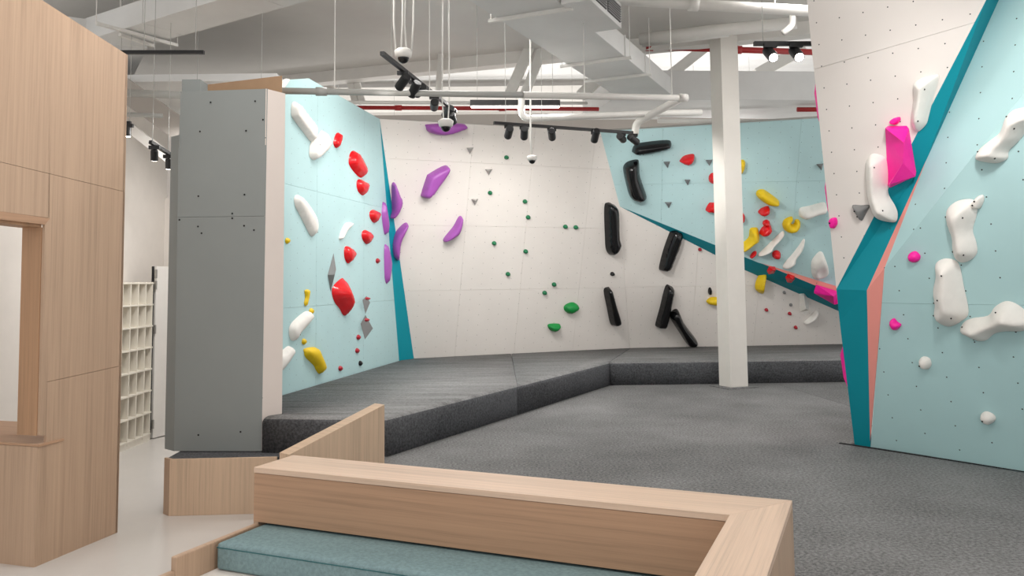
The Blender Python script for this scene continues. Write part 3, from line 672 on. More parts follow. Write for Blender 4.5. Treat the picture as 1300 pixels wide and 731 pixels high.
hold(LW, [(425.9, 321.2), (429, 342), (422.3, 370.2), (418.5, 348.8)], 'grey', 'tall thin grey diamond volume left of the largest red hold', kind='facet', apex=[(424.6, 348.5, .12)], name='wall_volume', cat='volume')
hold(LW, [(467.4, 375.7), (472, 384), (466, 398.7), (462.5, 380.7)], 'grey', 'small grey diamond volume, upper of two meeting tip to tip', kind='facet', apex=[(466.6, 384.5, .12)], name='wall_volume', cat='volume')
hold(LW, [(466.1, 399.6), (475.6, 416.8), (465.5, 430.8), (460, 411)], 'grey', 'wider grey diamond volume, lower of two meeting tip to tip', kind='facet', apex=[(466, 414, .14)], name='wall_volume', cat='volume')
blob(LW.lift(.07), 467, 379, 2.4, 2, 'darkred', 'tiny red hold screwed onto the upper grey diamond volume', .03); blob(LW.lift(.08), 466.2, 406, 2.2, 2.4, 'darkred', 'tiny red hold screwed onto the lower grey diamond volume', .03)
hold(LW, [(488.5, 256), (491.5, 272), (493, 285), (492, 296), (490, 297), (487.8, 285), (486.5, 272), (487, 262)], 'purple', 'thin purple hold seen edge-on beside the top of the teal wedge', .12)
hold(LW, [(491.2, 309.4), (494.5, 319.3), (497, 335.7), (494.5, 355.4), (492.9, 360.3), (490.4, 352), (489.6, 319)], 'purple', 'thin purple hold seen edge-on, lower of the two beside the teal wedge', .12)
# ---- white back wall
hold(BW, [(498.6, 235.7), (503.6, 233.7), (508.5, 247.2), (512.3, 257), (507.7, 270.2), (500.3, 278.4), (495.3, 276), (498.6, 267)], 'purple', 'purple boomerang hold bulging to the right beside the teal wedge', .16)
hold(BW, [(515, 284), (519.2, 287.2), (510.1, 307.8), (507.7, 327.5), (504.4, 330.8), (498.6, 322.6), (498.6, 307.8), (504.4, 294.6)], 'purple', 'purple boomerang hold bulging to the left across the teal wedge', .16)
hold(BW, [(567, 210.3), (570.9, 218.3), (557.2, 237.9), (546.5, 252), (536.7, 250.3), (536.7, 245), (543, 225.4), (546.5, 221)], 'purple', 'large slanted purple hold high on the white back wall', .16, 'pad')
hold(BW, [(583.9, 275.8), (588.3, 276.7), (587.4, 287.4), (582, 299), (567, 307.8), (564.7, 303.4), (576.8, 288.3)], 'purple', 'slender slanted purple hold in the middle of the white back wall', .14)
hold(BW, [(542, 161.4), (545.6, 157.8), (587.4, 156.9), (592.8, 161.4), (591, 165), (567, 172.4), (546.5, 168.5)], 'purple', 'wide flat purple hold along the top edge of the white back wall', .14, 'pad')
def tri(pl, pts, label, group=None, h=.1, color='lightgrey', bolts=()):
    (a, b_, c_) = pts; m_ = ((a[0] + b_[0] + c_[0]) / 3, (a[1] + b_[1] + c_[1]) / 3 - .6)
    return hold(pl, [a, b_, c_], color, label, kind='facet', apex=[(m_[0], m_[1], h)], group=group)
for t3 in ([(592.8, 187.7), (602, 187.2), (597.2, 196)], [(616.3, 214.7), (626, 214.7), (621.2, 223)], [(599, 253), (607.9, 252.5), (603.8, 261)]):
    tri(BW, t3, 'small grey triangular hold pointing down on the white back wall', 'grey triangular holds on the white wall')
for x, y in ((643.5, 200), (622.7, 245), (667, 256), (671, 276), (627.8, 309), (667.9, 319.4), (645.4, 348.2), (692, 372), (704, 361.4), (718.4, 288), (731.6, 288.8)):
    blob(BW, x, y, 2.9, 2.8, 'darkgreen', 'small round green hold on the white back wall', .05, group='small green holds on the white wall')
hold(BW, [(717, 391), (720, 387), (728, 384.4), (735, 388), (735.6, 393), (726, 399), (719, 396)], 'green', 'large rounded green hold low on the white back wall', .1)
hold(BW, [(697.2, 412.4), (711.6, 412), (710.4, 418), (705, 421.6), (699, 419.4)], 'green', 'green half-moon hold with a flat top, lowest on the white back wall', .1)
hold(BW, [(769.8, 264), (773.7, 258), (779.5, 259.3), (786, 266.3), (787, 299), (789.5, 310.5), (785, 321), (778, 325), (772, 318), (770.5, 300)], 'black', 'tall upright black hold below the corner of the cyan panel', .17, bolts=[(779, 306)])
blob(BW, 778, 348, 2.8, 2.6, 'black', 'small black hold between two long black holds', .05)
hold(BW, [(769, 370), (774, 365.6), (777, 368), (782, 386), (788, 406), (787, 412), (781, 414.6), (777, 411), (773, 392)], 'black', 'black baton hold low down, leaning left, below the small black hold', .17, bolts=[(773.5, 377)])
# ---- lower white wall and cyan wall behind the column
hold(CYP, [(802.8, 191.9), (806.3, 184.9), (816.7, 182), (847, 179), (852.8, 182.6), (851.6, 188.4), (842.3, 192.6), (813.3, 198), (804, 195.3)], 'black', 'long horizontal black hold near the top of the cyan wall', .17, bolts=[(816, 193)])
hold(CYP, [(792.3, 211.6), (798, 206.5), (809.8, 204.2), (812, 210.5), (813.3, 226.7), (821.4, 251.2), (818, 256.5), (811, 257.7), (800.5, 252.3), (794.7, 233.7), (791.6, 218.6)], 'black', 'broad black hold with a ridged face below the horizontal black hold', .2, bolts=[(801, 245)])
hold(W2, [(838, 341), (843, 320), (850, 300), (854, 292), (859.8, 291.4), (868, 296.5), (865.6, 310.5), (860, 325), (853, 342), (848, 345.6), (841, 345)], 'black', 'black baton hold crossing the start of the teal band', .17, bolts=[(850, 335)])
hold(W2, [(846, 365), (852, 364), (857, 369), (855, 382), (848, 414), (842, 418), (834, 416), (834, 410), (839, 392)], 'black', 'black baton hold leaning right with its foot apart from the mat', .17, bolts=[(846, 403)])
hold(W2, [(852, 399), (858, 394), (863, 396), (870, 412), (885, 432), (886, 437), (882, 440.5), (875, 440), (862, 421), (852, 405)], 'black', 'black baton hold sloping down until it touches the mat', .17, bolts=[(856, 407)])
blob(W2, 901.8, 370, 2.4, 5, 'black', 'small black oval hold beside the column, above a yellow hold', .06)
hold(W2, [(897.6, 383.3), (902.5, 378.5), (910, 377.8), (917, 380), (917, 387), (903.2, 387.9)], 'yellow', 'yellow hold partly hidden behind the column, low on the white wall', .1)
hold(CYP, [(863.7, 204.7), (869, 198.8), (880.7, 196.5), (882.3, 202.3), (879.5, 208), (872.6, 211), (864.4, 207)], 'red', 'red dome hold among the grey triangles on the cyan wall', .14)
for t3 in ([(842.3, 205.8), (851.2, 205.3), (848, 214)], [(869, 228.4), (876.7, 228.4), (873.3, 236)], [(844, 257), (853.3, 257), (849.3, 265)], [(895.8, 203.5), (905, 203), (901, 211)], [(1036.8, 208.9), (1046, 208), (1043.5, 217)]):
    tri(CYP, t3, 'small grey triangular hold pointing down on the cyan back wall', 'grey triangular holds on the cyan wall', color='grey')
blob(CYP, 906, 227.5, 5.8, 7.2, 'red', 'red hold half hidden by the column, upper of two', .13)
hold(CYP, [(896.2, 267.7), (900.4, 259.4), (904.5, 258.3), (911, 260), (911, 270), (901, 270.5)], 'red', 'red hold half hidden by the column, lower of two', .13)
blob(CYP, 941.5, 277.5, 5, 7, 'red', 'red hold peeping out beside the column, next to the yellow bottle-shaped hold', .1)
hold(CYP, [(940, 204), (944.7, 203.7), (947, 208), (945.4, 216.5), (941, 222), (934, 217), (934, 206)], 'yellow', 'yellow hold peeping out high beside the column', .1)
hold(CYP, [(962, 244.2), (968.3, 241.7), (974.5, 244.2), (989.7, 256), (989, 261.5), (982.8, 262.6), (973, 260), (962, 251)], 'yellow', 'yellow cucumber-shaped hold on the cyan wall', .17)
hold(CYP, [(963.4, 269.8), (967.6, 265.6), (975.9, 262.9), (978, 266.3), (976.6, 271.9), (969.6, 274.9), (964.8, 273.2)], 'red', 'red oval hold just under the yellow cucumber-shaped hold', .15)
blob(CYP, 973.5, 284.3, 4.8, 4.6, 'red', 'small red ball hold on top of the red bean hold', .1)
hold(CYP, [(965.5, 295.4), (969, 289.9), (975.9, 285.7), (980, 288.5), (980.7, 293.3), (975.9, 298.9), (969.6, 300.5), (965.5, 298.9)], 'red', 'red bean-shaped hold beside the yellow bottle-shaped hold', .17)
hold(CYP, [(953, 292.6), (959.3, 290.6), (963.4, 292.6), (965.5, 306.5), (959.3, 312), (945.4, 321.7), (938, 316), (951, 303.7)], 'yellow', 'yellow bottle-shaped hold beside the column above the teal band', .18, 'ridge')
hold(CYP, [(1005, 276.2), (996.7, 280), (994.2, 287), (997.3, 293.8), (1003.6, 296.5), (1012.5, 294), (1017, 285.7), (1015.3, 280.2), (1010.8, 280), (1009, 285), (1006.4, 285.6), (1005, 283), (1007.5, 278)], 'yellow', 'yellow horseshoe-shaped hold open at the top', .14, fine=2.6)
hold(CYP, [(1016, 269.8), (1018.8, 265.6), (1028.5, 263.5), (1049, 259), (1049, 270), (1036.8, 274), (1023, 279), (1016.7, 276.7)], 'white', 'white club-shaped hold reaching out behind the near white wall', .22)
hold(CYP, [(993.2, 295.4), (996.7, 296.8), (994.6, 302.3), (984.2, 313.4), (980, 320.3), (965.5, 326.6), (964, 323.8), (973, 314.8), (981.4, 306.5)], 'white', 'slim white slanting hold below the yellow horseshoe', .14, 'ridge')
hold(CYP, [(1020.9, 305), (1023.2, 307.2), (1020.2, 319), (1012.6, 330), (1010.5, 337), (1000.8, 343), (994.6, 341), (998, 334), (1007.7, 323), (1016, 312)], 'white', 'slim white slanting hold between the red ball and the white cup', .14, 'ridge')
blob(CYP, 986.5, 324.5, 5.6, 5.6, 'red', 'red ball hold between the two slim white slanting holds', .12)
hold(CYP, [(952.3, 326.6), (956.5, 320.3), (960.6, 319.6), (960, 323.8), (954.4, 328)], 'red', 'small red oval hold just above the teal band beside the column', .08)
hold(CYP, [(1032, 334), (1037, 326), (1042.5, 321.5), (1047.5, 325), (1054, 345.2), (1051.4, 353.5), (1041, 357), (1034.7, 355), (1031.5, 346.6)], 'white', 'white hollow cup-shaped hold above the pink volume', .2, 'pad', dish=(1043, 348, .16, .75))
hold(CYP, [(973.8, 344.5), (976.6, 339), (984.2, 339), (985.8, 343), (982.8, 348), (976.6, 349)], 'red', 'faceted red hold on the teal band touching the yellow wedge hold', kind='facet', apex=[(978.5, 342, .12), (982, 343, .12)])
hold(CYP, [(997.3, 352.9), (1000.8, 348), (1009, 350.8), (1009.4, 355), (1005, 359.8), (1000, 359.4)], 'red', 'faceted red hold on the teal band below the slim white holds', kind='facet', apex=[(1001.5, 352.5, .12), (1005.5, 354, .12)])
hold(W2.lift(.02), [(971, 346), (974.8, 348), (973, 361.9), (971, 373), (967.6, 374), (961.3, 368.8), (961.3, 360.5), (965.5, 350.8)], 'yellow', 'yellow wedge hold hanging below the teal band', .18, 'ridge')
blob(W2, 1000, 337 + 20, .1, .1, 'white', 'x', .01) if False else None
hold(CYP.lift(.01), [(1034, 370), (1036.8, 361.9), (1066, 371), (1066, 386), (1059.7, 387.5), (1034, 373)], 'pink', 'bright pink faceted volume under the white cup-shaped hold', kind='facet', apex=[(1041, 366.5, .2), (1058, 376, .24)], name='wall_volume', cat='volume')
hold(W2, [(1020.2, 368.8), (1024.3, 371.5), (1028.5, 393.7), (1023.7, 401.7), (1015.8, 396.5), (1015, 374)], 'white', 'white faceted hold below the teal band, left of the pink volume', kind='facet', apex=[(1020.5, 376, .13), (1023, 392, .16)])
hold(W2, [(1036.8, 395), (1039, 397.2), (1035.4, 405.5), (1023.7, 411.7), (1022.3, 409.3), (1030, 402.4)], 'white', 'white bracket-like hold with a flat lower lip below the pink volume', .1)
for x, y in ((973.4, 393.7), (1003, 398.3), (1010.6, 415.9), (889, 317)): blob(W2, x, y, 2.3, 2.3, 'darkred', 'tiny dark red foothold on the lower white wall', .05, group='tiny dark red footholds on the lower white wall')
for x, y in ((996, 371.5), (1004.3, 387.2)): blob(W2, x, y, 1.9, 2.1, 'grey', 'tiny grey foothold on the lower white wall', .04, group='tiny grey footholds on the lower white wall')
# ---- near white face
hold(PW, [(1080.9, 263), (1083, 260.5), (1092, 261), (1101, 260.5), (1102.5, 263), (1099, 270), (1094, 279.5), (1091.5, 280.5), (1089, 277)], 'grey', 'grey rounded triangular hold beside the white boomerang hold', .07, bolts=[(1088, 267), (1091, 273)])
hold(PW, [(1052.4, 278.8), (1060.5, 276.6), (1062.3, 284.3), (1058.3, 290.2), (1054, 288.7)], 'pink', 'small pink chip hold at the outer edge of the near white wall', .05, kind='pad', bolts=[(1057, 282)])
hold(PW, [(1096, 212), (1098, 203), (1104, 196), (1113, 197), (1122, 203), (1125, 222), (1124, 240), (1126, 250), (1133, 262), (1136.5, 272), (1135, 282), (1127, 283.5), (1112, 280), (1104, 271), (1097, 245)], 'white', 'large white boomerang hold on the near white wall beside the pink block', .15, 'ridge', bolts=[(1115.5, 211), (1126.5, 265)], fine=5)
hold(PW, [(1156.8, 108), (1164.5, 100.5), (1175, 97), (1188.6, 95), (1187.5, 108), (1182, 125.7), (1176.5, 147.6), (1173, 158.5), (1162.3, 168), (1155.7, 160.7), (1154, 147.6), (1156.8, 128)], 'white', 'large white fin-shaped hold beside the teal band, above the pink block', .14, 'ridge', bolts=[(1178, 112.5), (1170, 152)], fine=5)
hold(PW, [(1129.5, 154), (1133.8, 150), (1141.5, 148.7), (1142, 154), (1136, 158.5), (1130.5, 157.4)], 'pink', 'small pink chip hold on top of the big pink block', .05, kind='pad')
hold(PW, [(1122.6, 162.6), (1125.8, 160.2), (1149.8, 159.8), (1152.8, 163.7), (1162, 218.4), (1161, 224.2), (1128.8, 238.8), (1125.8, 235.8)], 'pink', 'big bright pink faceted block on the near white wall', kind='facet', apex=[(1125.5, 164, .14), (1147.4, 181, .14), (1146.3, 207, .14), (1129.5, 234, .14)], name='wall_volume', cat='volume')
# ---- near cyan wall
hold(RU, [(1234.5, 203.4), (1237.8, 192.4), (1252, 180.4), (1265.2, 169.5), (1271.7, 152), (1282.7, 141), (1300, 137.7), (1312, 140), (1316, 152), (1300, 167), (1290, 180), (1277, 193), (1275, 203), (1262, 209), (1245, 207.5)], 'white', 'large white bone-shaped hold, topmost on the near cyan wall', .14, 'ridge', bolts=[(1244.5, 190), (1270, 198.5), (1281, 146), (1296, 158.5)], fine=5) if False else None
hold(RL, [(1234.5, 203.4), (1237.8, 192.4), (1252, 180.4), (1265.2, 169.5), (1271.7, 152), (1282.7, 141), (1300, 137.7), (1312, 140), (1316, 152), (1300, 167), (1290, 180), (1277, 193), (1275, 203), (1262, 209), (1245, 207.5)], 'white', 'large white bone-shaped hold, topmost on the near cyan wall', .14, 'ridge', bolts=[(1244.5, 190), (1270, 198.5), (1281, 146), (1296, 158.5)], fine=5)
hold(RL, [(1196.9, 274.4), (1200.6, 264.6), (1212.6, 256.5), (1230, 254.7), (1236.7, 263.5), (1235.6, 276.6), (1231.2, 294), (1235.6, 309.5), (1236.7, 322.6), (1230, 331.3), (1218, 335.7), (1209.4, 331.3), (1205, 318.2), (1203.9, 302.9), (1198.4, 287.6)], 'white', 'large white peanut-shaped hold with a small screw-on hold at its top corner', .13, 'ridge', bolts=[(1229, 271), (1229.5, 320), (1209, 320), (1199, 275)], fine=5)
hold(RL, [(1232.3, 258), (1238.9, 250.4), (1246.6, 248.2), (1247.7, 254.7), (1243.3, 264.6), (1236.7, 265.7), (1233.4, 262.4)], 'white', 'small white hold with two bolts at the corner of the peanut-shaped hold', .06, bolts=[(1239, 257.5), (1242, 253)])
hold(RL, [(1183, 338), (1193, 331), (1206, 332), (1213.7, 340), (1219.2, 366.3), (1225.3, 399), (1217, 410), (1201.7, 417.7), (1188.6, 413.3), (1181, 403.5), (1182, 390.4), (1179.8, 372.8), (1183, 355)], 'white', 'large white scooped hold, tallest of the white holds on the near cyan wall', .15, 'ridge', bolts=[(1204, 342.5), (1198, 375), (1213, 400.5), (1185.5, 401.5)], fine=5)
hold(RL, [(1214.4, 423), (1219.2, 412.2), (1230, 406.8), (1249.9, 403.5), (1258.6, 392.5), (1271.7, 385.3), (1285, 388), (1300, 399), (1310, 408), (1306, 420), (1290, 424), (1272, 424), (1258, 427), (1248, 435), (1238, 436), (1226, 431)], 'white', 'large white slug-shaped hold lying sideways on the near cyan wall', .15, 'ridge', bolts=[(1226, 413.5), (1271, 393), (1238, 432), (1292, 421)], fine=5)
hold(RL, [(1165.6, 458.2), (1171, 453.4), (1178.7, 456), (1180.9, 463.7), (1176.5, 469.8), (1168.9, 467)], 'white', 'small round white foothold below the scooped white hold', .06, bolts=[(1172, 461.5)])
hold(RL, [(1243.3, 528.2), (1249.9, 523.3), (1259.7, 527), (1262.6, 533.6), (1255.3, 539.8), (1246.6, 535.8)], 'white', 'small pointed white foothold, lowest on the near cyan wall', .06, bolts=[(1252, 532)])
hold(RL, [(1152, 323.7), (1160, 319.3), (1167, 324.8), (1165.6, 331.3), (1159, 334), (1153, 330.3)], 'pink', 'small round pink hold left of the peanut-shaped hold', .05)
hold(RL, [(1129, 407.9), (1133.8, 404.6), (1138, 409), (1143, 413.3), (1136, 420), (1130, 414.4)], 'pink', 'small pink chip hold beside the salmon strip', .05)
# pink volumes on the far side of the near wall, seen past its edge
def edge_volume(ya, yb, x_of, out, label, depth=.34):
    pts = []
    PWs = PW if yb < 366 else T1
    a, b_ = PWs.hit(x_of(ya), ya), PWs.hit(x_of(yb), yb)
    nrm = Vector((-.74, .67, 0)).normalized(); bk = back.normalized()
    base_ = [a + bk * .03, b_ + bk * .03, b_ + bk * depth, a + bk * depth]
    m1 = a.lerp(b_, .28) + bk * .1 + nrm * out; m2 = a.lerp(b_, .75) + bk * .1 + nrm * out * .9; m3 = a.lerp(b_, .5) + bk * depth * .7 + nrm * out
    V = base_ + [m1, m2, m3]; Fc = [[0, 1, 5, 4], [1, 2, 5], [2, 6, 5], [2, 3, 6], [3, 0, 6], [0, 4, 6], [4, 5, 6], [0, 3, 2, 1]]
    tag(mesh_obj('wall_volume', V, flip_out(V, Fc), 'hold_pink'), label, 'volume')
xl = lambda y: 1024.5 + (1062 - 1024.5) * y / 367
edge_volume(95, 162, xl, .055, 'bright pink volume peeping past the top edge of the near white wall')
edge_volume(220, 280, xl, .05, 'bright pink volume peeping past the middle of the near white wall edge')
edge_volume(434, 498, lambda y: 1062 + (1084.6 - 1062) * (y - 367) / 197, .07, 'bright pink volume peeping past the teal foot of the near wall')

# ------------------------------------------------------------------ overhead: ducts
def rods(parent, pts, z1=ZC - .005):
    for p in pts: mesh_obj('hanger_rod', *tube([p, (p[0], p[1], z1)], .005, 6), 'pipe_white', parent)
ZDU = 4.3; DH = .24
dl0, dl1 = onz(595, 0, ZDU), onz(790, 128, ZDU); dr0, dr1 = onz(712, 5, ZDU), onz(852, 120, ZDU)
dv = Vector((dr1.x - dr0.x, dr1.y - dr0.y, 0)).normalized(); dp_ = Vector((dv.y, -dv.x, 0)); WD = (dr0 - dl0).dot(dp_)
st = dr0 - dv * 4.5; en_ = dr1
dt = thing('air_duct', 'long flat white air duct hanging diagonally under the ceiling with a side grille', 'air duct', (dr0.x, dr0.y, ZDU))
def D(s, t): v = dr0 + dv * s + dp_ * t; return (v.x, v.y)
LEN = (dr1 - dr0).length
cuts = [-1.2, .1, 2.0, 2.85, LEN]
for a, b_ in zip(cuts[:-1], cuts[1:]):
    mesh_obj('duct_section', *prism([D(a + .004, 0), D(b_ - .004, 0), D(b_ - .004, -WD), D(a + .004, -WD)], ZDU, ZDU + DH), 'duct', dt, bev=.004)
for s in cuts[1:-1]:
    c_ = D(s, -WD / 2)
    mesh_obj('hanger_bar', *box((c_[0], c_[1], ZDU - .022), WD + .16, .035, .03, (dp_, dv, Vector((0, 0, 1)))), 'pipe_white', dt)
    rods(dt, [D(s, .06) + (ZDU - .02,), D(s, -WD - .06) + (ZDU - .02,)])
    mesh_obj('flange', *prism([D(s - .012, .012), D(s + .012, .012), D(s + .012, -WD - .012), D(s - .012, -WD - .012)], ZDU - .006, ZDU + DH + .01), 'duct', dt)
# grille box on its side
def px_of(v): d_ = Vector(v) - CAM; return CX + F_PX * d_.dot(RT) / d_.dot(FW)
gb = -1.0
while px_of(D(gb, .30) + (ZDU,)) < 789 and gb < 3: gb += .01
ga = gb - .95
gx = thing('duct_grille', 'white supply grille box with dark slats on the side of the long duct', 'grille', D(.7, .15) + (ZDU,))
mesh_obj('grille_box', *prism([D(ga, .016), D(gb, .016), D(gb, .30), D(ga, .30)], ZDU - .02, ZDU + .235), 'duct', gx, bev=.004)
for q_ in (0, 1):
    a = ga + .05 + q_ * (gb - ga - .06) / 2; b_ = a + (gb - ga - .14) / 2
    c_ = D((a + b_) / 2, .302); gb_ = mesh_obj('grille_back', *box((c_[0], c_[1], ZDU + .11), b_ - a, .004, .17, (dv, dp_, Vector((0, 0, 1)))), 'dark_gap', gx)
    for i in range(7):
        c_ = D((a + b_) / 2, .31); mesh_obj('slat', *box((c_[0], c_[1], ZDU + .036 + .0245 * i), b_ - a, .012, .009, (dv, dp_, Vector((0, 0, 1)))), 'grille', gb_)
# cross duct behind the column
x0c, x1c = onz(858, 126, ZDU), onz(1033, 131, ZDU)
ct_ = thing('air_duct', 'wide white box duct crossing behind the support column', 'air duct', (x0c.x, x0c.y, ZDU))
yb = onz(930, 150, ZDU).y
mesh_obj('duct_section', *prism([(x0c.x - .9, x0c.y - .05), (x1c.x + 3, x1c.y), (x1c.x + 3, yb + .2), (x0c.x - 1.2, yb)], ZDU, ZDU + .42), 'duct', ct_, bev=.006)
# left duct in two legs
l0, l1 = onz(395, 0, ZDU), onz(198, 54.7, ZDU); m0, m1_ = onz(277, 0, ZDU), onz(188, 33, ZDU)
lv = Vector((l1.x - l0.x, l1.y - l0.y, 0)).normalized()
wl = abs((m0 - l0).dot(Vector((-lv.y, lv.x, 0)))); lp = Vector((-lv.y, lv.x, 0)); lp = lp if lp.y < 0 else -lp
lt = thing('air_duct', 'flat grey-white air duct running up from behind the oak wall', 'air duct', (l1.x, l1.y, ZDU))
def DL(s, t): v = l1 - lv * s + lp * t; return (v.x, v.y)
for a, b_ in ((-.7, .5), (.5, 2.0), (2.0, 3.2)):
    mesh_obj('duct_section', *prism([DL(a + .004, 0), DL(b_ - .004, 0), DL(b_ - .004, wl), DL(a + .004, wl)], ZDU, ZDU + DH), 'duct', lt, bev=.004)
h0, h1 = aty(122, 29.5, 7.9), aty(225, 57, 8.6)
for (xa, ya, xb, yb_) in ((122, 29.5, 225, 57.5), (152, 44, 195, 58.5)):
    a = onz(xa, ya, ZDU - .03); b_ = onz(xb, yb_, ZDU - .03); mid = (a + b_) / 2; d_ = (b_ - a)
    mesh_obj('hanger_bar', *box(mid, d_.length, .035, .03, frame_of(d_)), 'pipe_white', lt); rods(lt, [tuple(a), tuple(b_)])
g0, g1 = onz(187, 61, ZDU), onz(169, 97, ZDU); gv = Vector((g1.x - g0.x, g1.y - g0.y, 0)).normalized(); gp = Vector((-gv.y, gv.x, 0)); gp = gp if gp.x < 0 else -gp
mesh_obj('duct_elbow', *prism([xy(g0), xy(g0 + gv * 2.2), xy(g0 + gv * 2.2 + gp * .8), xy(g0 + gp * .8)], ZDU - .004, ZDU + DH - .01), 'duct', lt, bev=.004)

# ------------------------------------------------------------------ overhead: pipes and conduits
def pipe(pts, r, mat, label, name='ceiling_pipe', cat='pipe', hang=(), clamps=(), group=None, elbow=.1, top=ZC):
    pts = [Vector(p) for p in pts]; t_ = thing(name, label, cat, pts[0], group)
    mesh_obj('pipe_run', *tube(arc_path(pts, elbow) if len(pts) > 2 else pts, r, 12), mat, t_, smooth=True)
    for f in hang:
        p = pts[0].lerp(pts[-1], f); mesh_obj('hanger_rod', *tube([p, (p.x, p.y, top - .005)], .005, 6), 'pipe_white', t_)
    for f in clamps:
        p = pts[0].lerp(pts[-1], f); d_ = (pts[-1] - pts[0]).normalized(); mesh_obj('coupling', *tube([p - d_ * .05, p + d_ * .05], r * 1.35, 12), mat, t_, smooth=True)
    return t_
pipe([aty(340, 115, 7.25), aty(600, 119.5, 7.6), aty(664, 120.5, 7.7)], .03, 'pipe_grey', 'grey horizontal pipe from the pillar top past the left cyan wall', hang=(.25, .62), clamps=(.2,), elbow=.02)
pipe([aty(664, 120.5, 7.7), aty(872, 124.5, 8.6)], .034, 'pipe_white', 'thick white horizontal pipe below the long duct, ending in an open end', hang=(.35, .9), clamps=(.97,))
pipe([aty(425, 130, 10.5), aty(745, 131, 12.2)], .025, 'pipe_white', 'thin white pipe just above the red pipe', hang=())
pipe([aty(448, 136.5, 11.4), aty(760, 138.5, 11.8)], .03, 'pipe_red', 'red sprinkler pipe above the white back wall', clamps=(.18, .6), hang=())
pipe([aty(662, 118, 9.2), aty(662, 151, 9.2), aty(830, 144, 9.6), aty(890, 142.5, 9.8)], .038, 'pipe_white', 'bent white pipe turning above the black track rail')
pipe([aty(700, 134, 9.4), aty(806, 166, 9.9)], .03, 'pipe_white', 'x', ) if False else None
pipe([aty(865, 124.5, 9.2), aty(808, 156, 9.7), aty(806, 170, 9.7)], .045, 'pipe_white', 'white branch pipe slanting down to the end of the track rail', elbow=.06)
pipe([aty(820, 59.5, 10.9), aty(1040, 66.5, 10.9)], .042, 'pipe_red', 'red sprinkler pipe behind the top of the support column', clamps=(.02, .47, .53))
pipe([aty(835, 153, 12.2), aty(978, 154.5, 12.2)], .04, 'pipe_white', 'white conduit along the top of the cyan back wall')
pipe([aty(838, 151, 12.6), aty(975, 152.5, 12.6)], .02, 'pipe_red', 'thin red pipe along the top of the cyan back wall')
pipe([aty(1012, 139, 12.0), aty(1060, 139, 12.0)], .035, 'pipe_red', 'short red pipe behind the upper pink volume')
pipe([aty(760, -2, 8.2), aty(895, 6.5, 8.2), aty(1040, 14.5, 8.2)], .055, 'pipe_white', 'thick white insulated pipe under the ceiling near the column', elbow=.02, hang=(.3, .8), clamps=(.43,))
pipe([aty(812, 50, 10.2), aty(905, 39, 9.9), aty(1012, 29, 9.6)], .075, 'pipe_white', 'large white beam pipe passing over the column top', elbow=.02)
pipe([aty(815, 55, 10.4), aty(925, 42, 10.2)], .05, 'pipe_white', 'white pipe just below the large beam pipe')
pipe([aty(1006, 8, 9.0), aty(1006, 32, 9.0), aty(994, 42, 9.0)], .035, 'pipe_white', 'short white drop pipe near the insulated pipe', elbow=.04)
pipe([aty(150, 117.5, 8.4), aty(232, 121, 8.4)], .04, 'pipe_grey', 'grey pipe crossing the corridor opening, upper of two')
pipe([aty(150, 145, 8.5), aty(206, 147, 8.5)], .025, 'pipe_grey', 'thin grey pipe crossing the corridor opening, lower of two')
# slanting struts in front of the deck
for (xa, ya, xb, yb_, Y, r, l) in ((647, 120, 676, 52, 11.4, .09, 'white slanting strut under the deck, left of a pair'), (666, 120, 692, 55, 11.4, .08, 'white slanting strut under the deck, right of a pair'), (737, 122, 762, 98, 11.6, .1, 'short white strut beside the long duct'),
                               (452, 133, 440, 88, 12.6, .06, 'white slanting strut behind the left cyan wall, left of a pair'), (461, 133, 448, 88, 12.6, .06, 'white slanting strut behind the left cyan wall, right of a pair'), (556, 120, 559, 80, 11.6, .05, 'upright white strut behind the first track rail'), (851, 95, 893, 62, 12.2, .09, 'white slanting strut left of the column under the deck'), (960, 95, 1020, 62, 13.5, .12, 'white slanting strut right of the column under the deck')):
    a, b_ = aty(xa, ya, Y), aty(xb, yb_, Y); d_ = b_ - a; b_ = b_ + d_ * .9 if b_.z + d_.z * .9 < ZD else b_
    t_ = mesh_obj('roof_strut', *box((a + b_) / 2, (b_ - a).length, r * 1.6, r * 1.6, frame_of(b_ - a)), 'pipe_white'); tag(t_, l, 'strut')
# ------------------------------------------------------------------ security cameras
def dome_cam(x, y, Y, s, label, cables=3, top=ZC):
    c_ = aty(x, y, Y); t_ = thing('security_camera', label, 'camera', c_, 'white dome cameras hanging from the ceiling' if False else None)
    mesh_obj('housing', *tube([c_ + Vector((0, 0, z)) for z in (-.01 * s, .0, .05 * s, .07 * s)], .06, 18, [.055 * s, .07 * s, .078 * s, .05 * s]), 'pipe_white', t_, smooth=True)
    V = []; Fc = []; n = 16; R_ = .05 * s
    for i in range(5):
        a = math.pi / 2 * i / 4; V += [c_ + Vector((R_ * math.cos(a) * math.cos(2 * math.pi * k / n), R_ * math.cos(a) * math.sin(2 * math.pi * k / n), -.01 * s - R_ * math.sin(a))) for k in range(n)]
    for i in range(4):
        for k in range(n): Fc.append([i * n + k, i * n + (k + 1) % n, (i + 1) * n + (k + 1) % n, (i + 1) * n + k])
    mesh_obj('lens_dome', V, Fc, 'lens_dark', t_, smooth=True)
    for k in range(cables):
        o_ = Vector(((k - (cables - 1) / 2) * .045 * s, .01 * k, .06 * s)); p = c_ + o_
        mesh_obj('cable', *tube([p, p + Vector((.012 * (1 if k % 2 else -1), 0, .2)), Vector((p.x + .01 * k, p.y, top - .005))], .007 if cables > 1 else .012, 6), 'pipe_white', t_, smooth=True)
    return t_
dome_cam(512, 72, 5.6, .8, 'white dome camera on loose white cables above the first track rail', 4)
dome_cam(566, 160, 7.7, .95, 'white dome camera in front of the wide purple hold', 2)
dome_cam(675.5, 203, 8.8, .72, 'white dome camera on a single thin rod before the white back wall', 1)

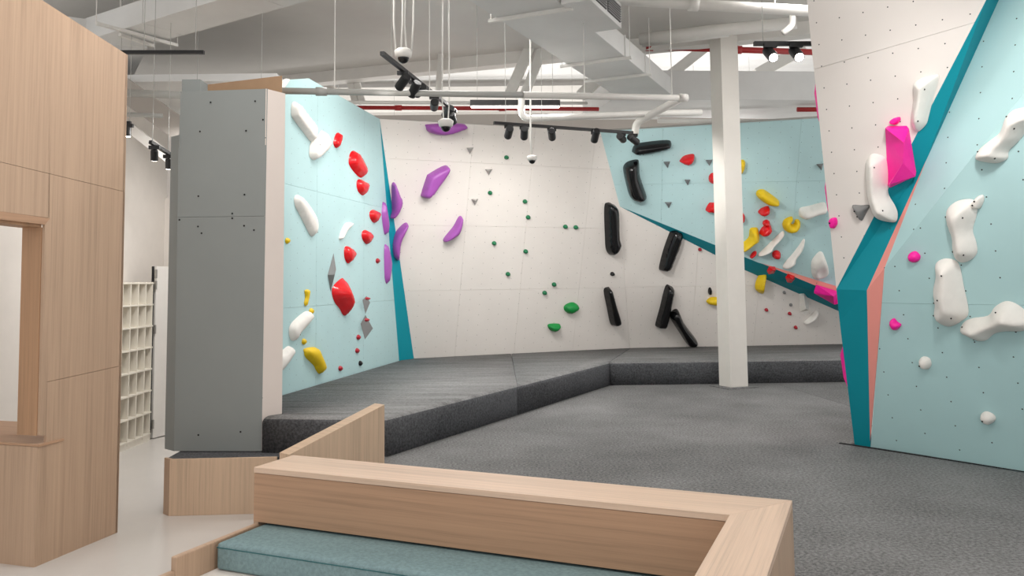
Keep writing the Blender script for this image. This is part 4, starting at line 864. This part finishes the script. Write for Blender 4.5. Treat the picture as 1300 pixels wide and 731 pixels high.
# ------------------------------------------------------------------ track lights
def spot_lamp(loc, d, watts, size=60, blend=.8, color=WARM):
    ld_ = bpy.data.lights.new('spot_lamp', 'SPOT'); ld_.energy = watts; ld_.spot_size = math.radians(size); ld_.spot_blend = blend; ld_.color = color; ld_.shadow_soft_size = .06
    o = bpy.data.objects.new('spot_lamp', ld_); COL.objects.link(o); o.location = loc; o.rotation_euler = Vector(d).to_track_quat('-Z', 'Y').to_euler(); return o
def spot_head(x, y, Y, target, label, L_=.16, r=.042, rail_z=None, watts=SPOT_W, group=None, size=62):
    c_ = aty(x, y, Y); d_ = (Vector(target) - c_).normalized()
    t_ = thing('track_spotlight', label, 'spotlight', c_, group)
    bo_ = mesh_obj('body', *tube([c_ - d_ * L_ / 2, c_ - d_ * (L_ / 2 - .008), c_ + d_ * (L_ / 2 - .006), c_ + d_ * L_ / 2], r, 18, [r * .85, r, r, r * .97]), 'black_metal', t_)
    mesh_obj('lens', *tube([c_ + d_ * (L_ / 2 + .0005), c_ + d_ * (L_ / 2 + .002)], r * .8, 18), 'lamp_glow', bo_)
    zr = rail_z if rail_z else c_.z + .14
    mesh_obj('stem', *tube([c_ + Vector((0, 0, r * .6)), Vector((c_.x, c_.y, zr - .04))], .009, 8), 'black_metal', t_)
    mesh_obj('adapter', *box((c_.x, c_.y, zr - .03), .1, .034, .034), 'black_metal', t_)
    if watts:
        l_ = spot_lamp((0, 0, 0), d_, watts, size); l_.parent = t_; l_.location = d_ * (L_ / 2 + .03)
    return t_
def rail(a, b_, label, hang=(.1, .9), top=ZC):
    t_ = thing('track_rail', label, 'track rail', a); d_ = b_ - a
    mesh_obj('rail_profile', *box((a + b_) / 2, d_.length, .036, .032, frame_of(d_)), 'black_metal', t_)
    for f in hang: p = a.lerp(b_, f); mesh_obj('hanger_wire', *tube([p, (p.x, p.y, top - .005)], .003, 6), 'pipe_grey', t_)
    return t_
# rail 1 along the left cyan wall
r1a, r1b = onz(485, 67.5, 3.62), onz(578, 141, 3.62); rail(r1a, r1b, 'black track rail receding along the left cyan wall')
def on_rail(a, b_, x):      # point on the rail seen at column x
    lo, hi = 0, 1
    for _ in range(40):
        mid = (lo + hi) / 2; p = a.lerp(b_, mid); d_ = p - CAM; px = CX + F_PX * d_.dot(RT) / d_.dot(FW)
        if (px < x) == (b_.x / b_.y > a.x / a.y): lo = mid
        else: hi = mid
    return a.lerp(b_, (lo + hi) / 2)
G1 = 'black spotlights on the track rail beside the left cyan wall'
for x, y, tg_ in ((511.5, 104, LW.hit(400, 260)), (526, 113, LW.hit(420, 330)), (533, 114.5, LW.hit(445, 230)), (551.5, 133, BW.hit(540, 240)), (569, 142, LW.hit(470, 250)), (574, 149.5, BW.hit(620, 300))):
    p = on_rail(r1a, r1b, x); spot_head(x, y, p.y, tg_, 'black cylinder spotlight on the track rail beside the left cyan wall', rail_z=p.z, group=G1, watts=SPOT_W * .9)
r2a, r2b = onz(627, 156, 3.46), onz(803, 168.5, 3.46); rail(r2a, r2b, 'black track rail in front of the white back wall', hang=(.08, .33))
G2 = 'black spotlights on the track rail before the white back wall'
for x, y, tg_ in ((646, 168, BW.hit(610, 300)), (665.5, 169, BW.hit(660, 320)), (700.5, 170.5, BW.hit(715, 300)), (756, 172, BW.hit(700, 400)), (789, 175, CYP.hit(850, 240)), (804, 177, CYP.hit(960, 300))):
    p = on_rail(r2a, r2b, x); spot_head(x, y, p.y, tg_, 'black cylinder spotlight on the track rail before the white back wall', rail_z=p.z, group=G2, L_=.17, watts=SPOT_W * (3.8 if x > 780 else 1))
r3a, r3b = aty(957, 55.5, 6.4), aty(1075, 55.5, 6.4); rail(r3a, r3b, 'black track rail near the ceiling between the column and the near white wall')
for x, y in ((978, 68.5), (1011, 68)):
    c_ = aty(x, y, 6.35); spot_head(x, y, 6.35, Vector((2.3, 3.0, .9)), 'glowing black spotlight on the rail beside the near white wall', L_=.15, r=.042, rail_z=r3a.z, group='glowing spotlights beside the near white wall', watts=SPOT_W * .3, size=75)
r6a, r6b = Vector((1.7, 2.5, 4.0)), Vector((2.3, 3.7, 4.0)); rail(r6a, r6b, 'added black track rail out of view overhead, aimed at the near cyan wall')  # rail and spots out of view, added to brighten the near cyan wall
for f, tg_ in ((.15, RU.hit(1290, 40)), (.5, RU.hit(1235, 170)), (.85, RL.hit(1250, 300))):
    q4 = r6a.lerp(r6b, f); c_ = q4 - Vector((0, 0, .14)); spot_head(CX + F_PX * (c_ - CAM).dot(RT) / (c_ - CAM).dot(FW), CY - F_PX * (c_ - CAM).dot(UP) / (c_ - CAM).dot(FW), c_.y, tg_, 'added black cylinder spotlight on the unseen overhead rail aimed at the near cyan wall', rail_z=q4.z, group='added unseen spotlights aimed at the near cyan wall', watts=SPOT_W * (5.5 if f < .7 else 2.5), size=48)
# corridor rails
r4a, r4b = aty(191, 180, 7.6), aty(216, 196, 7.9); rail(r4a, r4b, 'short black track rail in the corridor behind the pillar')
q4 = on_rail(r4a, r4b, 196); spot_head(196, 197, q4.y, aty(196, 420, 8.2), 'black corridor spotlight, clear of the pillar edge', L_=.1, r=.034, rail_z=q4.z, watts=SPOT_W * .8, size=100)
q4 = on_rail(r4a, r4b, 214); spot_head(214, 208, q4.y, aty(214, 420, 8.2), 'black corridor spotlight half behind the pillar', L_=.1, r=.03, rail_z=q4.z, watts=0)
q5 = aty(150, 156, 8.2); q6 = up(aty(166, 157, 8.2), q5.z); rail(q5, q6, 'end of a black track rail just past the oak wall edge')
spot_head(162.5, 167, 8.2, aty(164, 420, 8.2), 'black spotlight just past the edge of the oak wall', L_=.1, r=.03, rail_z=q5.z, watts=SPOT_W * .8, size=100)
a, b_ = aty(150, 66.5, 7.2), aty(259, 66.5, 7.2); rail(a, b_, 'bare black track rail above the corridor without lamps', hang=(.3, .9))
# linear pendants: one in view, the others unseen, added to light the room
def pendant(c_, d_, L_, label, watts, group=None, upl=.45, top=ZC):
    d_ = Vector(d_).normalized(); t_ = thing('linear_pendant', label, 'pendant lamp', c_, group); f = frame_of(d_)
    mesh_obj('housing', *box(c_ + Vector((0, 0, .035)), L_, .07, .07, f), 'black_metal', t_)
    mesh_obj('diffuser', *box(c_ + Vector((0, 0, -.006)), L_ - .02, .058, .012, f), 'lamp_strip', t_)
    for s in (-.42, .42): p = c_ + d_ * L_ * s; mesh_obj('hanger_wire', *tube([p + Vector((0, 0, .07)), (p.x, p.y, top - .005)], .003, 6), 'pipe_grey', t_)
    ld_ = bpy.data.lights.new('pendant_lamp', 'AREA'); ld_.shape = 'RECTANGLE'; ld_.size = L_; ld_.size_y = .3; ld_.energy = watts; ld_.color = WARM
    o = bpy.data.objects.new('pendant_lamp', ld_); COL.objects.link(o); o.parent = t_; o.location = (0, 0, -.03); o.rotation_euler = (0, 0, math.atan2(d_.y, d_.x))
    if upl:  # extra upward light added to brighten the ceiling
        ld_ = ld_.copy(); ld_.energy = watts * upl; o = bpy.data.objects.new('added_uplight', ld_); COL.objects.link(o); o.parent = t_; o.location = (0, 0, .09); o.rotation_euler = (math.pi, 0, math.atan2(d_.y, d_.x))
pa, pb = aty(597, 135, 9.4), aty(711, 135, 9.4); pc = (pa + pb) / 2
pendant(pc, pb - pa, (pb - pa).length, 'slim black linear pendant lamp with a glowing underside before the red pipe', PENDANT_W * 1.3, upl=0)
for x, y, z, k_ in ((-.9, 8.2, 4.78, 1.3), (3.3, 8.2, 4.78, 1.4), (-1.7, 5.2, 4.6, .95), (3.0, 5.4, 4.6, .7), (.9, 2.6, 4.2, .65), (-1.8, 2.6, 4.2, .35)):  # lamps above the view, added and weighted to light the hall
    pendant(Vector((x, y, z)), (1, 0, 0), 1.2, 'added unseen black linear pendant lamp over the front hall', PENDANT_W * k_, 'added unseen pendant lamps over the front hall', upl=0 if z > 4.5 else .5)
pendant(Vector((-2.95, 8.5, 3.5)), (1, 0, 0), .8, 'added black linear pendant lamp hidden over the corridor', PENDANT_W * 1.1, upl=0)  # added out of sight to brighten the corridor
for x in (-2.6, 0.6, 3.8):  # hidden lamps added to light the deck from below
    pendant(Vector((x, 14.6, 3.7)), (1, 0, 0), 1.2, 'added black linear pendant lamp hidden behind the climbing walls', PENDANT_W * .8, 'added pendant lamps hidden behind the climbing walls', upl=1.2, top=ZD)
pendant(k0 - on_ * 1.1 + Vector((0, .2, 3.0)), (0, 1, 0), .9, 'added unseen black linear pendant lamp in the room behind the hatch', PENDANT_W * .06, upl=0)  # added lamp, never in view, lights the wall behind the hatch
